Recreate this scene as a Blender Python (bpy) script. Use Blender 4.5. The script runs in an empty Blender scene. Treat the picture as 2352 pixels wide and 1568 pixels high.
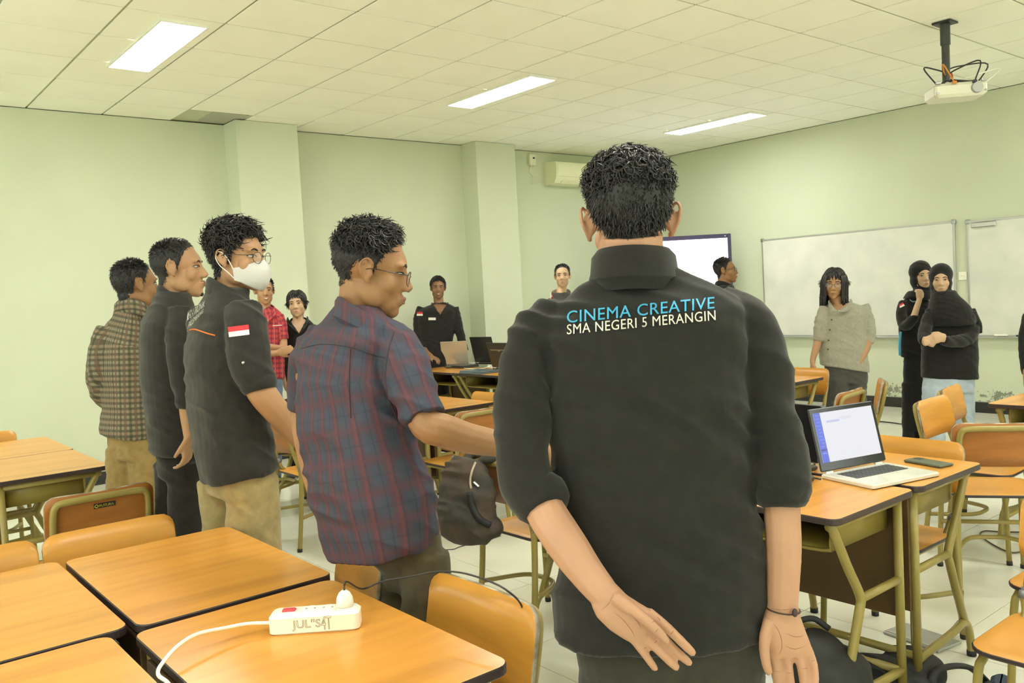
import bpy, bmesh, math, random
import numpy as np
from mathutils import Vector, Matrix
from mathutils.bvhtree import BVHTree

# ------------------------------------------------------------------ camera, world, exposure
SCN = bpy.context.scene
COL = SCN.collection
FPX = 1977.0
CAM_Z = 1.48
def cam_basis(pitch, roll, yaw):
    cy, sy = math.cos(yaw), math.sin(yaw)
    f0 = np.array([sy, cy, 0.]); r0 = np.array([cy, -sy, 0.]); u0 = np.array([0, 0, 1.])
    f = f0*math.cos(pitch) + u0*math.sin(pitch); u = -f0*math.sin(pitch) + u0*math.cos(pitch)
    return r0*math.cos(roll) + u*math.sin(roll), -r0*math.sin(roll) + u*math.cos(roll), f
CR, CU, CF = cam_basis(math.radians(-3.05), math.radians(-3.1), math.radians(39.4))
CC = np.array([0., 0., CAM_Z])
cam_d = bpy.data.cameras.new('camera'); cam_o = bpy.data.objects.new('camera', cam_d); COL.objects.link(cam_o)
cam_d.sensor_width = 36.0; cam_d.lens = 36.0*FPX/2352.0; cam_d.clip_start = 0.05; cam_d.clip_end = 60
cam_o.matrix_world = Matrix(((CR[0], CU[0], -CF[0], 0), (CR[1], CU[1], -CF[1], 0), (CR[2], CU[2], -CF[2], CAM_Z), (0, 0, 0, 1)))
SCN.camera = cam_o
SCN.view_settings.view_transform = 'Standard'
SCN.view_settings.look = 'None'
SCN.view_settings.gamma = 1.0
SCN.view_settings.use_curve_mapping = False
SCN.view_settings.exposure = EXPOSURE = 1.44
WRL = bpy.data.worlds.new('world'); SCN.world = WRL; WRL.use_nodes = True
WRL.node_tree.nodes['Background'].inputs[0].default_value = (1.0, 0.98, 0.86, 1)
WRL.node_tree.nodes['Background'].inputs[1].default_value = 0.15
SCN.cycles.max_bounces = 14; SCN.cycles.diffuse_bounces = 9; SCN.cycles.glossy_bounces = 4; SCN.cycles.transmission_bounces = 6
SCN.cycles.sample_clamp_indirect = 6.0
LAMP_STRENGTH = 15.0          # radiance of every ceiling fixture
LAMP_COLOR = (1.0, 0.995, 0.94)
# daylight by unseen side windows; rear windows and their light added for brightness
WIN_COLOR = (0.95, 1.0, 0.95); WIN_POWER = 85.0
def daylight(name, loc, rot, w, h, power):
    l = bpy.data.lights.new(name, 'AREA'); l.shape = 'RECTANGLE'; l.size = w; l.size_y = h; l.energy = power; l.color = WIN_COLOR
    o = bpy.data.objects.new(name, l); COL.objects.link(o); o.location = loc; o.rotation_euler = rot; return o
WINDOWS = [('x', x) for x in (-.6, 2.4, 5.4)] + [('y', y) for y in (-1.6, 1.8, 5.0)]
for k, c in WINDOWS:
    if k == 'x': daylight('window_daylight', (c, -3.60, 1.75), (math.pi/2, 0, 0), 2.1, 1.5, WIN_POWER)
    else: daylight('window_daylight', (-2.60, c, 1.75), (math.pi/2, 0, -math.pi/2), 2.1, 1.5, WIN_POWER*1.0)  # added rear area light, brightens the board wall
FH = np.array([CF[0], CF[1], 0.]); FH /= np.linalg.norm(FH)      # horizontal viewing direction
RH = np.array([FH[1], -FH[0], 0.])                               # horizontal right
UP = np.array([0., 0., 1.])

def ray(u, v):
    return CR*((u-1176)/FPX) - CU*((v-784)/FPX) + CF
def at(u, v, z):                       # point of the plane of height z seen at u, v
    d = ray(u, v); return CC + d*((z-CAM_Z)/d[2])
def W(u, v, D):                        # point at depth D seen at u, v
    return CC + ray(u, v)*D
def foot_v(u, D, z=0.0):               # v of the point of height z at depth D
    a = ray(u, 0)[2]; b = ray(u, 1000)[2]
    return (((z-CAM_Z)/D) - a)/((b-a)/1000.0)

# ------------------------------------------------------------------ materials
def srgb(r, g, b):
    f = lambda c: (c/255/12.92) if c/255 <= .04045 else ((c/255+.055)/1.055)**2.4
    return (f(r), f(g), f(b))
MATS = {}
def mat(name, col, rough=.6, metal=0., noise=0., scale=8., stretch=(1, 1, 1), col2=None, bump=0., bscale=60., spec=.5, emit=0., trans=0., coat=0., sheen=0.):
    if name in MATS: return MATS[name]
    m = bpy.data.materials.new(name); m.use_nodes = True; nt = m.node_tree; b = nt.nodes['Principled BSDF']
    b.inputs['Base Color'].default_value = (*col, 1); b.inputs['Roughness'].default_value = rough; b.inputs['Metallic'].default_value = metal
    b.inputs['Specular IOR Level'].default_value = spec
    if coat: b.inputs['Coat Weight'].default_value = coat; b.inputs['Coat Roughness'].default_value = .15
    if sheen: b.inputs['Sheen Weight'].default_value = sheen; b.inputs['Sheen Roughness'].default_value = .5
    if trans: b.inputs['Transmission Weight'].default_value = trans
    if emit: b.inputs['Emission Color'].default_value = (*col, 1); b.inputs['Emission Strength'].default_value = emit
    if noise or bump:
        tc = nt.nodes.new('ShaderNodeTexCoord'); mp = nt.nodes.new('ShaderNodeMapping'); mp.inputs['Scale'].default_value = stretch
        nt.links.new(tc.outputs['Object'], mp.inputs[0])
    if noise:
        n = nt.nodes.new('ShaderNodeTexNoise'); n.inputs['Scale'].default_value = scale; n.inputs['Detail'].default_value = 6
        nt.links.new(mp.outputs[0], n.inputs['Vector'])
        mx = nt.nodes.new('ShaderNodeMix'); mx.data_type = 'RGBA'
        c2 = col2 or tuple(c*(1-noise) for c in col)
        mx.inputs[6].default_value = (*col, 1); mx.inputs[7].default_value = (*c2, 1)
        mr = nt.nodes.new('ShaderNodeMapRange'); mr.inputs[1].default_value = .35; mr.inputs[2].default_value = .7
        nt.links.new(n.outputs[0], mr.inputs[0]); nt.links.new(mr.outputs[0], mx.inputs[0]); nt.links.new(mx.outputs[2], b.inputs['Base Color'])
    if bump:
        n2 = nt.nodes.new('ShaderNodeTexNoise'); n2.inputs['Scale'].default_value = bscale; n2.inputs['Detail'].default_value = 4
        nt.links.new(tc.outputs['Object'], n2.inputs['Vector'])
        bp = nt.nodes.new('ShaderNodeBump'); bp.inputs['Strength'].default_value = bump; bp.inputs['Distance'].default_value = .002
        nt.links.new(n2.outputs[0], bp.inputs['Height']); nt.links.new(bp.outputs[0], b.inputs['Normal'])
    MATS[name] = m; return m

def plaid(name, base, bands, rough=.85):
    """bands: (axis 0/1, period, width fraction, offset, colour, strength) laid over the base in the cloth's own coordinates."""
    if name in MATS: return MATS[name]
    m = bpy.data.materials.new(name); m.use_nodes = True; nt = m.node_tree; b = nt.nodes['Principled BSDF']
    b.inputs['Roughness'].default_value = rough; b.inputs['Specular IOR Level'].default_value = .25
    at_ = nt.nodes.new('ShaderNodeAttribute'); at_.attribute_name = 'cloth'
    sp = nt.nodes.new('ShaderNodeSeparateXYZ'); nt.links.new(at_.outputs['Vector'], sp.inputs[0])
    def M(op, a, c):
        n = nt.nodes.new('ShaderNodeMath'); n.operation = op
        for i, x in enumerate((a, c)):
            if x is None: continue
            if isinstance(x, (int, float)): n.inputs[i].default_value = x
            else: nt.links.new(x, n.inputs[i])
        return n.outputs[0]
    prev = None
    for ax, per, wid, off, col, st in bands:
        fr = M('FRACT', M('ADD', M('DIVIDE', sp.outputs[ax], per), off), None)
        d = M('ABSOLUTE', M('SUBTRACT', fr, .5), None)
        mr = nt.nodes.new('ShaderNodeMapRange'); mr.interpolation_type = 'SMOOTHSTEP'
        mr.inputs[1].default_value = wid*.5; mr.inputs[2].default_value = wid*.5+.08; mr.inputs[3].default_value = st; mr.inputs[4].default_value = 0
        nt.links.new(d, mr.inputs[0])
        mx = nt.nodes.new('ShaderNodeMix'); mx.data_type = 'RGBA'
        nt.links.new(mr.outputs[0], mx.inputs[0])
        if prev is None: mx.inputs[6].default_value = (*base, 1)
        else: nt.links.new(prev, mx.inputs[6])
        mx.inputs[7].default_value = (*col, 1); prev = mx.outputs[2]
    nt.links.new(prev, b.inputs['Base Color'])
    MATS[name] = m; return m

# ------------------------------------------------------------------ mesh helpers
class MB:
    def __init__(s): s.v = []; s.f = []; s.n = 0; s.mi = []
    def add(s, V, F, mi=0):
        s.v.append(np.asarray(V, float)); s.f += [tuple(i+s.n for i in f) for f in F]; s.mi += [mi]*len(F); s.n += len(V); return s
    def verts(s): return np.concatenate(s.v) if s.v else np.zeros((0, 3))
    def box(s, c, size, rot=None, mi=0):
        h = np.array(size)/2; V = np.array([(x, y, z) for x in (-1, 1) for y in (-1, 1) for z in (-1, 1)])*h
        if rot is not None: V = V@np.asarray(rot).T
        return s.add(V+np.array(c), [(0, 1, 3, 2), (4, 6, 7, 5), (0, 4, 5, 1), (2, 3, 7, 6), (0, 2, 6, 4), (1, 5, 7, 3)], mi)
    def rbox(s, c, size, b, rot=None, mi=0):      # box with chamfered edges: stacked rounded outlines
        sx, sy, sz = size
        L = []
        for z, k in ((-sz/2, b), (-sz/2+b, 0), (sz/2-b, 0), (sz/2, b)):
            L.append([(x, y, z) for x, y in rrect(sx-2*k, sy-2*k, max(b, .0005)*1.5, 3)])
        V = np.array(sum(L, []))
        if rot is not None: V = V@np.asarray(rot).T
        n = len(L[0]); F = ring_faces(4, n) + [tuple(range(n-1, -1, -1)), tuple(range(3*n, 4*n))]
        return s.add(V+np.array(c), F, mi)
    def tube(s, P, R, n=10, cap=True, closed=False, flat=None, mi=0):
        P = np.asarray(P, float); m = len(P); R = np.full(m, R, float) if np.isscalar(R) else np.asarray(R, float)
        T = np.gradient(P, axis=0) if not closed else (np.roll(P, -1, 0)-np.roll(P, 1, 0))
        T /= np.linalg.norm(T, axis=1, keepdims=True)+1e-12
        a = np.array([0, 0, 1.]) if abs(T[0][2]) < .9 else np.array([1., 0, 0])
        A = np.cross(T[0], a); A /= np.linalg.norm(A); fr = [A]
        for i in range(1, m):
            A = fr[-1]-T[i]*(fr[-1]@T[i]); fr.append(A/np.linalg.norm(A))
        fr = np.array(fr); B = np.cross(T, fr)
        if flat is not None:               # flat = (direction, factor): squash the section along the direction
            d = np.asarray(flat[0], float); d /= np.linalg.norm(d)
        t = np.arange(n)/n*2*math.pi
        off = np.cos(t)[None, :, None]*fr[:, None] + np.sin(t)[None, :, None]*B[:, None]
        if flat is not None: off = off - d*((off@d)*(1-flat[1]))[..., None]
        V = (P[:, None]+off*R[:, None, None]).reshape(-1, 3)
        F = ring_faces(m, n, closed)
        if cap and not closed: F += [tuple(range(n-1, -1, -1)), tuple(range((m-1)*n, m*n))]
        return s.add(V, F, mi)
    def ell(s, c, r, M=None, nu=16, nv=10, mi=0):
        V = [(0, 0, -1)]
        for j in range(1, nv):
            p = -math.pi/2+math.pi*j/nv
            V += [(math.cos(p)*math.cos(2*math.pi*i/nu), math.cos(p)*math.sin(2*math.pi*i/nu), math.sin(p)) for i in range(nu)]
        V.append((0, 0, 1)); V = np.array(V)*np.array(r)
        if M is not None: V = V@np.asarray(M).T
        F = [(0, 1+(i+1) % nu, 1+i) for i in range(nu)]
        for j in range(nv-2):
            for i in range(nu):
                a = 1+j*nu; k = (i+1) % nu; F.append((a+i, a+k, a+nu+k, a+nu+i))
        t = len(V)-1; a = 1+(nv-2)*nu; F += [(a+i, a+(i+1) % nu, t) for i in range(nu)]
        return s.add(V+np.array(c), F, mi)
    def loft(s, rings, cap=True, mi=0):
        m = len(rings); n = len(rings[0])
        F = ring_faces(m, n)
        if cap: F += [tuple(range(n-1, -1, -1)), tuple(range((m-1)*n, m*n))]
        return s.add(np.concatenate(rings), F, mi)
def ring_faces(m, n, closed=False):
    F = []
    for j in range(m if closed else m-1):
        a, b = j*n, ((j+1) % m)*n
        F += [(a+i, a+(i+1) % n, b+(i+1) % n, b+i) for i in range(n)]
    return F
def rrect(w, h, r, k=4):
    out = []
    for cx, cy, a0 in ((w/2-r, h/2-r, 0), (-w/2+r, h/2-r, 90), (-w/2+r, -h/2+r, 180), (w/2-r, -h/2+r, 270)):
        out += [(cx+r*math.cos(math.radians(a0+90*i/k)), cy+r*math.sin(math.radians(a0+90*i/k))) for i in range(k+1)]
    return out
def superell(c, a1, a2, e=2.4, n=28):
    t = np.arange(n)/n*2*math.pi; k = 2.0/e
    x = np.sign(np.cos(t))*np.abs(np.cos(t))**k; y = np.sign(np.sin(t))*np.abs(np.sin(t))**k
    return np.asarray(c)+x[:, None]*np.asarray(a1)+y[:, None]*np.asarray(a2)
def spline(P, k=5):
    P = np.asarray(P, float)
    if len(P) < 3: return np.array([P[0]+(P[1]-P[0])*i/k for i in range(k+1)])
    Q = np.vstack([2*P[0]-P[1], P, 2*P[-1]-P[-2]]); out = []
    for i in range(1, len(Q)-2):
        p0, p1, p2, p3 = Q[i-1:i+3]
        for j in range(k):
            t = j/k; out.append(.5*((2*p1)+(-p0+p2)*t+(2*p0-5*p1+4*p2-p3)*t*t+(-p0+3*p1-3*p2+p3)*t**3))
    out.append(P[-1]); return np.array(out)

def link(o, parent=None):
    COL.objects.link(o)
    if parent is not None:
        o.parent = parent
        o.matrix_parent_inverse = parent.matrix_basis.inverted() if parent.get('_w') else Matrix.Identity(4)
    return o
def mesh(name, mb, mats, smooth=True):
    me = bpy.data.meshes.new(name); V = mb.verts(); me.from_pydata(V.tolist(), [], mb.f)
    for m in (mats if isinstance(mats, (list, tuple)) else [mats]): me.materials.append(m)
    if any(mb.mi): me.polygons.foreach_set('material_index', mb.mi)
    if smooth: me.polygons.foreach_set('use_smooth', [True]*len(me.polygons))
    me.update(); return me
def obj(name, mb, mats, parent=None, smooth=False, sharp=35):
    me = mesh(name, mb, mats, smooth)
    if smooth and sharp:
        bm = bmesh.new(); bm.from_mesh(me)
        for e in bm.edges:
            if len(e.link_faces) == 2 and e.calc_face_angle(0) > math.radians(sharp): e.smooth = False
        bm.to_mesh(me); bm.free()
    return link(bpy.data.objects.new(name, me), parent)
def tag(o, label, cat, group=None, kind=None):
    o['label'] = label; o['category'] = cat
    if group: o['group'] = group
    if kind: o['kind'] = kind
    return o
def thing(name, label, cat, loc=(0, 0, 0), rz=0., group=None):
    o = bpy.data.objects.new(name, None); o.empty_display_size = .1; COL.objects.link(o)
    o.location = loc; o.rotation_euler = (0, 0, rz)
    return tag(o, label, cat, group)
def worldthing(name, label, cat, loc=(0, 0, 0), group=None):   # a thing whose parts are modelled in room coordinates
    o = thing(name, label, cat, loc, 0, group); o['_w'] = 1; return o
def structure(name, mb, mats, parent=None, smooth=False):
    o = obj(name, mb, mats, parent, smooth)
    if parent is None: o['kind'] = 'structure'
    return o
def dup(root, loc, rz, label, group=None):
    r = root.copy(); COL.objects.link(r); r.location = loc; r.rotation_euler = (0, 0, rz); r['label'] = label
    if group: r['group'] = group
    for ch in list(root.children):
        c = ch.copy(); COL.objects.link(c); c.parent = r
        for g in list(ch.children):
            d = g.copy(); COL.objects.link(d); d.parent = c
    return r

# organic surfaces: overlapping closed shapes fused into one continuous skin
TMP = bpy.data.scenes.new('fuse')
def fuse(mb, voxel, smooth=4, factor=.5):
    me = bpy.data.meshes.new('fuse'); me.from_pydata(mb.verts().tolist(), [], mb.f)
    ob = bpy.data.objects.new('fuse', me); TMP.collection.objects.link(ob)
    r = ob.modifiers.new('r', 'REMESH'); r.mode = 'VOXEL'; r.voxel_size = voxel; r.use_smooth_shade = True
    if smooth:
        s = ob.modifiers.new('s', 'SMOOTH'); s.iterations = smooth; s.factor = factor
    vl = TMP.view_layers[0]; vl.update()
    out = bpy.data.meshes.new_from_object(ob.evaluated_get(vl.depsgraph))
    TMP.collection.objects.unlink(ob); bpy.data.objects.remove(ob); bpy.data.meshes.remove(me)
    return out
def getV(me):
    a = np.empty(len(me.vertices)*3); me.vertices.foreach_get('co', a); return a.reshape(-1, 3)
def getN(me):
    a = np.empty(len(me.vertices)*3); me.vertex_normals.foreach_get('vector', a); return a.reshape(-1, 3)
def setV(me, V): me.vertices.foreach_set('co', np.ascontiguousarray(V).ravel()); me.update()
def h3(i, j, k):
    n = (i*73856093) ^ (j*19349663) ^ (k*83492791); n = (n ^ (n >> 13))*1274126177 & 0x7fffffff
    return (n % 100003)/50001.5-1
def vnoise(P):
    P = np.asarray(P); I = np.floor(P).astype(np.int64); F = P-I; F = F*F*(3-2*F); out = 0
    for a in (0, 1):
        for b in (0, 1):
            for c in (0, 1):
                w = (F[:, 0] if a else 1-F[:, 0])*(F[:, 1] if b else 1-F[:, 1])*(F[:, 2] if c else 1-F[:, 2])
                out = out+w*h3(I[:, 0]+a, I[:, 1]+b, I[:, 2]+c)
    return out
def fused(name, mb, voxel, m, parent, smooth=4, wrinkle=0., seed=0., bones=None):
    me = fuse(mb, voxel, smooth)
    V = getV(me)
    if wrinkle:
        N = getN(me); Q = V+seed
        n1 = vnoise(Q*np.array([7, 7, 13])); n2 = vnoise(Q*np.array([16, 16, 24])+5); n3 = vnoise((Q@np.array([[.8, 0, .6], [0, 1, 0], [-.6, 0, .8]]))*np.array([5, 5, 26]))
        d = wrinkle*(.5*n1+.3*n2+.75*(1-2*np.abs(n3)))
        V = V+N*d[:, None]; setV(me, V)
    if bones:
        uv = cloth_coords(V, bones); a = me.attributes.new('cloth', 'FLOAT_VECTOR', 'POINT'); a.data.foreach_set('vector', uv.ravel())
    me.materials.append(m); me.polygons.foreach_set('use_smooth', [True]*len(me.polygons))
    o = bpy.data.objects.new(name, me); me.name = name
    return link(o, parent)
def cloth_coords(V, bones):
    best = np.full(len(V), 1e9); UVW = np.zeros((len(V), 3))
    for P, rad, ang0 in bones:
        P = np.asarray(P, float); acc = 0
        for i in range(len(P)-1):
            a, b = P[i], P[i+1]; L = np.linalg.norm(b-a); t = (b-a)/L
            s = np.clip((V-a)@t, 0, L); q = a+s[:, None]*t; d = np.linalg.norm(V-q, axis=1)/rad
            k = d < best
            e1 = np.asarray(ang0, float)-t*(np.asarray(ang0)@t); e1 /= np.linalg.norm(e1); e2 = np.cross(t, e1)
            rel = V-q; th = np.arctan2(rel@e2, rel@e1)
            UVW[k] = np.stack([th*rad, acc+s, np.zeros(len(V))], 1)[k]; best = np.minimum(best, d); acc += L
    return UVW
def bvh_of(o): 
    me = o.data; return BVHTree.FromPolygons([tuple(v) for v in getV(me)], [tuple(p.vertices) for p in me.polygons])
def text2d(body, bold=0., sub=None, spacing=1.0):
    cu = bpy.data.curves.new('lettering', 'FONT'); cu.body = body; cu.size = 1.0; cu.space_character = spacing; cu.resolution_u = 3
    ob = bpy.data.objects.new('lettering', cu); TMP.collection.objects.link(ob); vl = TMP.view_layers[0]; vl.update()
    me = bpy.data.meshes.new_from_object(ob.evaluated_get(vl.depsgraph))
    TMP.collection.objects.unlink(ob); bpy.data.objects.remove(ob); bpy.data.curves.remove(cu)
    bm = bmesh.new(); bm.from_mesh(me); bmesh.ops.triangulate(bm, faces=bm.faces[:])
    if sub:
        for _ in range(2):
            L = [e for e in bm.edges if e.calc_length() > sub]
            if L: bmesh.ops.subdivide_edges(bm, edges=L, cuts=1); bmesh.ops.triangulate(bm, faces=bm.faces[:])
    V = np.array([v.co[:2] for v in bm.verts]); F = [tuple(v.index for v in f.verts) for f in bm.faces]; bm.free(); bpy.data.meshes.remove(me)
    if bold:                                                 # heavier strokes: the letters laid over themselves, slightly shifted
        n = len(V); sh = [(-bold, 0), (bold, 0), (0, -bold*.8), (0, bold*.8)]; V = np.concatenate([V+np.array(q) for q in sh]); F = [tuple(i+k*n for i in f) for k in range(4) for f in F]
    mn, mx = V.min(0), V.max(0); V = (V-mn)/(mx-mn)          # unit square
    return V, F
def flat_text(name, body, o, xd, yd, w, h, m, parent, bold=.0):
    V, F = text2d(body, bold); xd = np.asarray(xd, float); yd = np.asarray(yd, float)
    P = np.asarray(o)+V[:, :1]*w*xd+V[:, 1:]*h*yd
    mb = MB(); mb.add(P, F); return obj(name, mb, m, parent)
def decal(name, V2, F, quad, bvh, m, parent, off=.002, thick=0.):
    """cloth print: points of the unit square, laid between four pixel corners (bl, br, tr, tl), dropped on the garment below."""
    bl, br, tr, tl = [np.array(q, float) for q in quad]; P = []
    last = None
    for x, y in V2:
        u, v = (bl*(1-x)+br*x)*(1-y)+(tl*(1-x)+tr*x)*y
        d = ray(u, v); d /= np.linalg.norm(d)
        hit = bvh.ray_cast(Vector(CC), Vector(d))
        if hit[0] is None: p = last if last is not None else W(u, v, 2.0)
        else: p = np.array(hit[0]) - d*off; last = p
        P.append(p)
    mb = MB(); mb.add(np.array(P), F); return obj(name, mb, m, parent)
def gridsq(nx, ny):
    V = [(i/nx, j/ny) for j in range(ny+1) for i in range(nx+1)]
    F = [(j*(nx+1)+i, j*(nx+1)+i+1, (j+1)*(nx+1)+i+1, (j+1)*(nx+1)+i) for j in range(ny) for i in range(nx)]
    return np.array(V, float), F
# ------------------------------------------------------------------ the room
XW, YW, ZC = 9.4, 8.25, 3.28          # board wall, column wall, ceiling
XB, YB = -2.6, -3.6                   # the two walls behind the camera
WALL = mat('wall_paint', (.60, .645, .485), .75, noise=.05, scale=1.3, bump=.15, bscale=120, spec=.3)
CEIL = mat('ceiling_tile', (.925, .92, .815), .9, noise=.03, scale=2., bump=.3, bscale=220, spec=.2)
GRIDM = mat('ceiling_grid', (.52, .54, .40), .6)
FLOORM = mat('floor_tile', (.72, .71, .60), .16, noise=.10, scale=3.0, spec=.5)
GROUT = mat('grout', (.36, .35, .27), .8)
BLACKT = mat('black_skirting', (.028, .028, .026), .25)
WHITEP = mat('white_plastic', (.82, .81, .72), .35)
IVORY = mat('ivory_plastic', (.80, .80, .60), .35)
GREYM = mat('grey_metal', (.42, .43, .42), .3, metal=.9)
DARK = mat('dark_plastic', (.02, .02, .022), .35)

def wallbox(name, lo, hi, m, parent=None):
    mb = MB(); lo = np.array(lo); hi = np.array(hi); mb.box((lo+hi)/2, hi-lo); return structure(name, mb, m, parent)
# walls with a skim of age stains on the board wall just above the skirting
def stained_wall():
    m = WALL.copy(); m.name = 'wall_paint_stained'; nt = m.node_tree; b = nt.nodes['Principled BSDF']
    src = b.inputs['Base Color'].links[0].from_socket
    tc = nt.nodes.new('ShaderNodeTexCoord'); sp = nt.nodes.new('ShaderNodeSeparateXYZ'); nt.links.new(tc.outputs['Object'], sp.inputs[0])
    n = nt.nodes.new('ShaderNodeTexNoise'); n.inputs['Scale'].default_value = 26; n.inputs['Detail'].default_value = 8; n.inputs['Roughness'].default_value = .75
    nt.links.new(tc.outputs['Object'], n.inputs['Vector'])
    def M(op, a, c, d=None):
        q = nt.nodes.new('ShaderNodeMath'); q.operation = op; q.use_clamp = op == 'MULTIPLY'
        for i, x in enumerate((a, c, d)):
            if x is None: continue
            if isinstance(x, (int, float)): q.inputs[i].default_value = x
            else: nt.links.new(x, q.inputs[i])
        return q.outputs[0]
    tot = None
    for yc, zc, ry, rz in ((4.74, .17, .17, .12), (3.62, .17, .30, .11), (2.6, .17, .25, .10)):
        e = M('ADD', M('POWER', M('DIVIDE', M('SUBTRACT', sp.outputs[1], yc), ry), 2), M('POWER', M('DIVIDE', M('SUBTRACT', sp.outputs[2], zc), rz), 2))
        k = M('SUBTRACT', 1.0, e); k = M('MAXIMUM', k, 0.0); tot = k if tot is None else M('MAXIMUM', tot, k)
    thr = M('SUBTRACT', .66, M('MULTIPLY', tot, .20))
    g = M('GREATER_THAN', n.outputs[0], thr); g = M('MULTIPLY', g, M('GREATER_THAN', tot, .02)); g = M('MULTIPLY', g, .72)
    mx = nt.nodes.new('ShaderNodeMix'); mx.data_type = 'RGBA'; nt.links.new(g, mx.inputs[0]); nt.links.new(src, mx.inputs[6]); mx.inputs[7].default_value = (.10, .10, .07, 1)
    nt.links.new(mx.outputs[2], b.inputs['Base Color']); return m
wallbox('wall_left', (XB-.2, YW, 0), (XW+.2, YW+.2, ZC), WALL)
wallbox('wall_front', (XW, YB-.2, 0), (XW+.2, YW, ZC), stained_wall())
wallbox('wall_back', (XB-.2, YB-.2, 0), (XB, YW, ZC), WALL)
wallbox('wall_right', (XB, YB-.2, 0), (XW, YB, ZC), WALL)
wallbox('column_1', (3.30, 7.96, 0), (3.93, YW, ZC), WALL)
wallbox('column_2', (6.15, 7.96, 0), (6.74, YW, ZC), WALL)

# unseen windows: side wall as the shading suggests, rear wall added for light
WINGLASS = mat('window_glass', (.9, .95, .9), .02, trans=1.0)
for i, (k, c) in enumerate(WINDOWS):
    hx_, hy_ = (1.05, .02) if k == 'x' else (.02, 1.05); cx_, cy_ = (c, YB-.0) if k == 'x' else (XB-.0, c)
    mb = MB()
    for s in (-1, 1):
        mb.box((cx_+s*(hx_+.03 if k == 'x' else 0), cy_+s*(hy_+.03 if k == 'y' else 0), 1.75), (.06, .06, 1.62)); mb.box((cx_, cy_, 1.75+s*.78), (2*hx_+.06, 2*hy_+.06, .06))
    mb.box((cx_, cy_, 1.75), (.05, .05, 1.5)); w_ = structure('window_%d' % (i+1), mb, mat('window_paint', (.7, .7, .62), .4))
def skirting(name, runs):            # black glazed tiles with a thin projecting foot strip
    root = None
    for i, (a, b_) in enumerate(runs):
        a = np.array((*a, 0.)); b_ = np.array((*b_, 0.)); d = b_-a; L = np.linalg.norm(d); d = d/L; nrm = np.array([d[1], -d[0], 0.])
        R = np.stack([d, nrm, UP], 1)
        mb = MB(); mb.box(a+d*L/2+nrm*.006+UP*.055, (L, .012, .11), R); mb.box(a+d*L/2+nrm*.010+UP*.012, (L, .02, .024), R); mb.box(a+d*L/2+nrm*.007+UP*.113, (L, .015, .006), R, mi=1)
        if root is None: root = structure(name, mb, [BLACKT, GREYM])
        else: obj('skirting_strip', mb, [BLACKT, GREYM], root)
    return root
skirting('baseboard_left', [((XB, YW), (3.30, YW)), ((3.30, 7.96), (3.93, 7.96)), ((3.93, YW), (6.15, YW)), ((6.15, 7.96), (6.74, 7.96)), ((6.74, YW), (XW, YW))])
skirting('baseboard_front', [((XW, YW), (XW, YB))])

# floor: a bed of grout with glazed tiles laid on it
mb = MB(); mb.box(((XB+XW)/2, (YB+YW)/2, -.06), (XW-XB+.4, YW-YB+.4, .112)); floor = structure('floor', mb, GROUT)
TS = .60
def tile_mesh(name, s, gap, th, bev, m):
    mb = MB(); a = s-gap
    R = [np.array([(x*k, y*k, z) for x, y in ((-.5, -.5), (.5, -.5), (.5, .5), (-.5, .5))]) for k, z in ((a, -th), (a, -bev), (a-2*bev, 0))]
    mb.loft(R); return mesh(name, mb, m, False)
rnd = random.Random(4)
fl_me = [tile_mesh('floor_tile', TS, .004, .006, .0012, m) for m in (FLOORM,)]
x0, y0 = -.23, .34
nx = int((XW-x0)/TS)
for i in range(nx+1):
    for j in range(-2, int((YW-y0)/TS)+1):
        cx, cy = x0+(i+.5)*TS, y0+(j+.5)*TS
        if cx+TS/2 > XW or cy+TS/2 > YW: continue
        o = bpy.data.objects.new('floor_tile', fl_me[0]); link(o, floor); o.location = (cx, cy, rnd.uniform(-.0004, .0004))
# plain floor outside the tiled field in view (behind the camera and along the walls)
def strip(x_0, y_0, x_1, y_1):
    mb = MB(); mb.box(((x_0+x_1)/2, (y_0+y_1)/2, -.003), (x_1-x_0, y_1-y_0, .006)); obj('floor_tile', mb, FLOORM, floor)
xe = x0+(nx if x0+(nx)*TS <= XW else nx-1)*TS; ye = y0+int((YW-y0)/TS)*TS; ys = y0-2*TS
strip(XB, YB, x0-.004, YW); strip(x0, YB, XW, ys-.004); strip(x0, ye+.004, XW, YW); strip(xe+.004, ys, XW, ye)

# ceiling: slab with the T-bar colour, mineral tiles hung just under it
mb = MB(); mb.box(((XB+XW)/2, (YB+YW)/2, ZC+.065), (XW-XB+.4, YW-YB+.4, .10)); ceiling = structure('ceiling', mb, GRIDM)
GX, GY = 2.80, 4.75
LAMPS = [(GX-.90, 5.35), (GX+2.1-.0, 5.35), (GX+5.1, 5.35)]
lampx = [1.95, 4.90, 8.03]
ct_me = tile_mesh('ceiling_tile', .60, .016, .008, .002, CEIL)
Rx = Matrix.Rotation(math.pi, 4, 'X')
def lamp_cell(cx, cy):
    return any(abs(cx-lx) < .31 and y0_ <= cy <= y0_+1.2 for lx in lampx for y0_ in (5.35,))
for i in range(-6, 12):
    for j in range(-6, 7):
        xa, ya = GX+i*.6, GY+j*.6
        xb, yb = min(xa+.6, XW), min(ya+.6, YW)
        if xb-xa < .05 or yb-ya < .05: continue
        if i == 0 and j == 5: continue          # the missing tile beside the first column
        o = bpy.data.objects.new('ceiling_tile', ct_me); link(o, ceiling)
        o.location = ((xa+xb)/2, (ya+yb)/2, ZC+.004); o.scale = ((xb-xa-.016)/.584, (yb-ya-.016)/.584, 1); o.rotation_euler = (math.pi, 0, 0)
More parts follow.
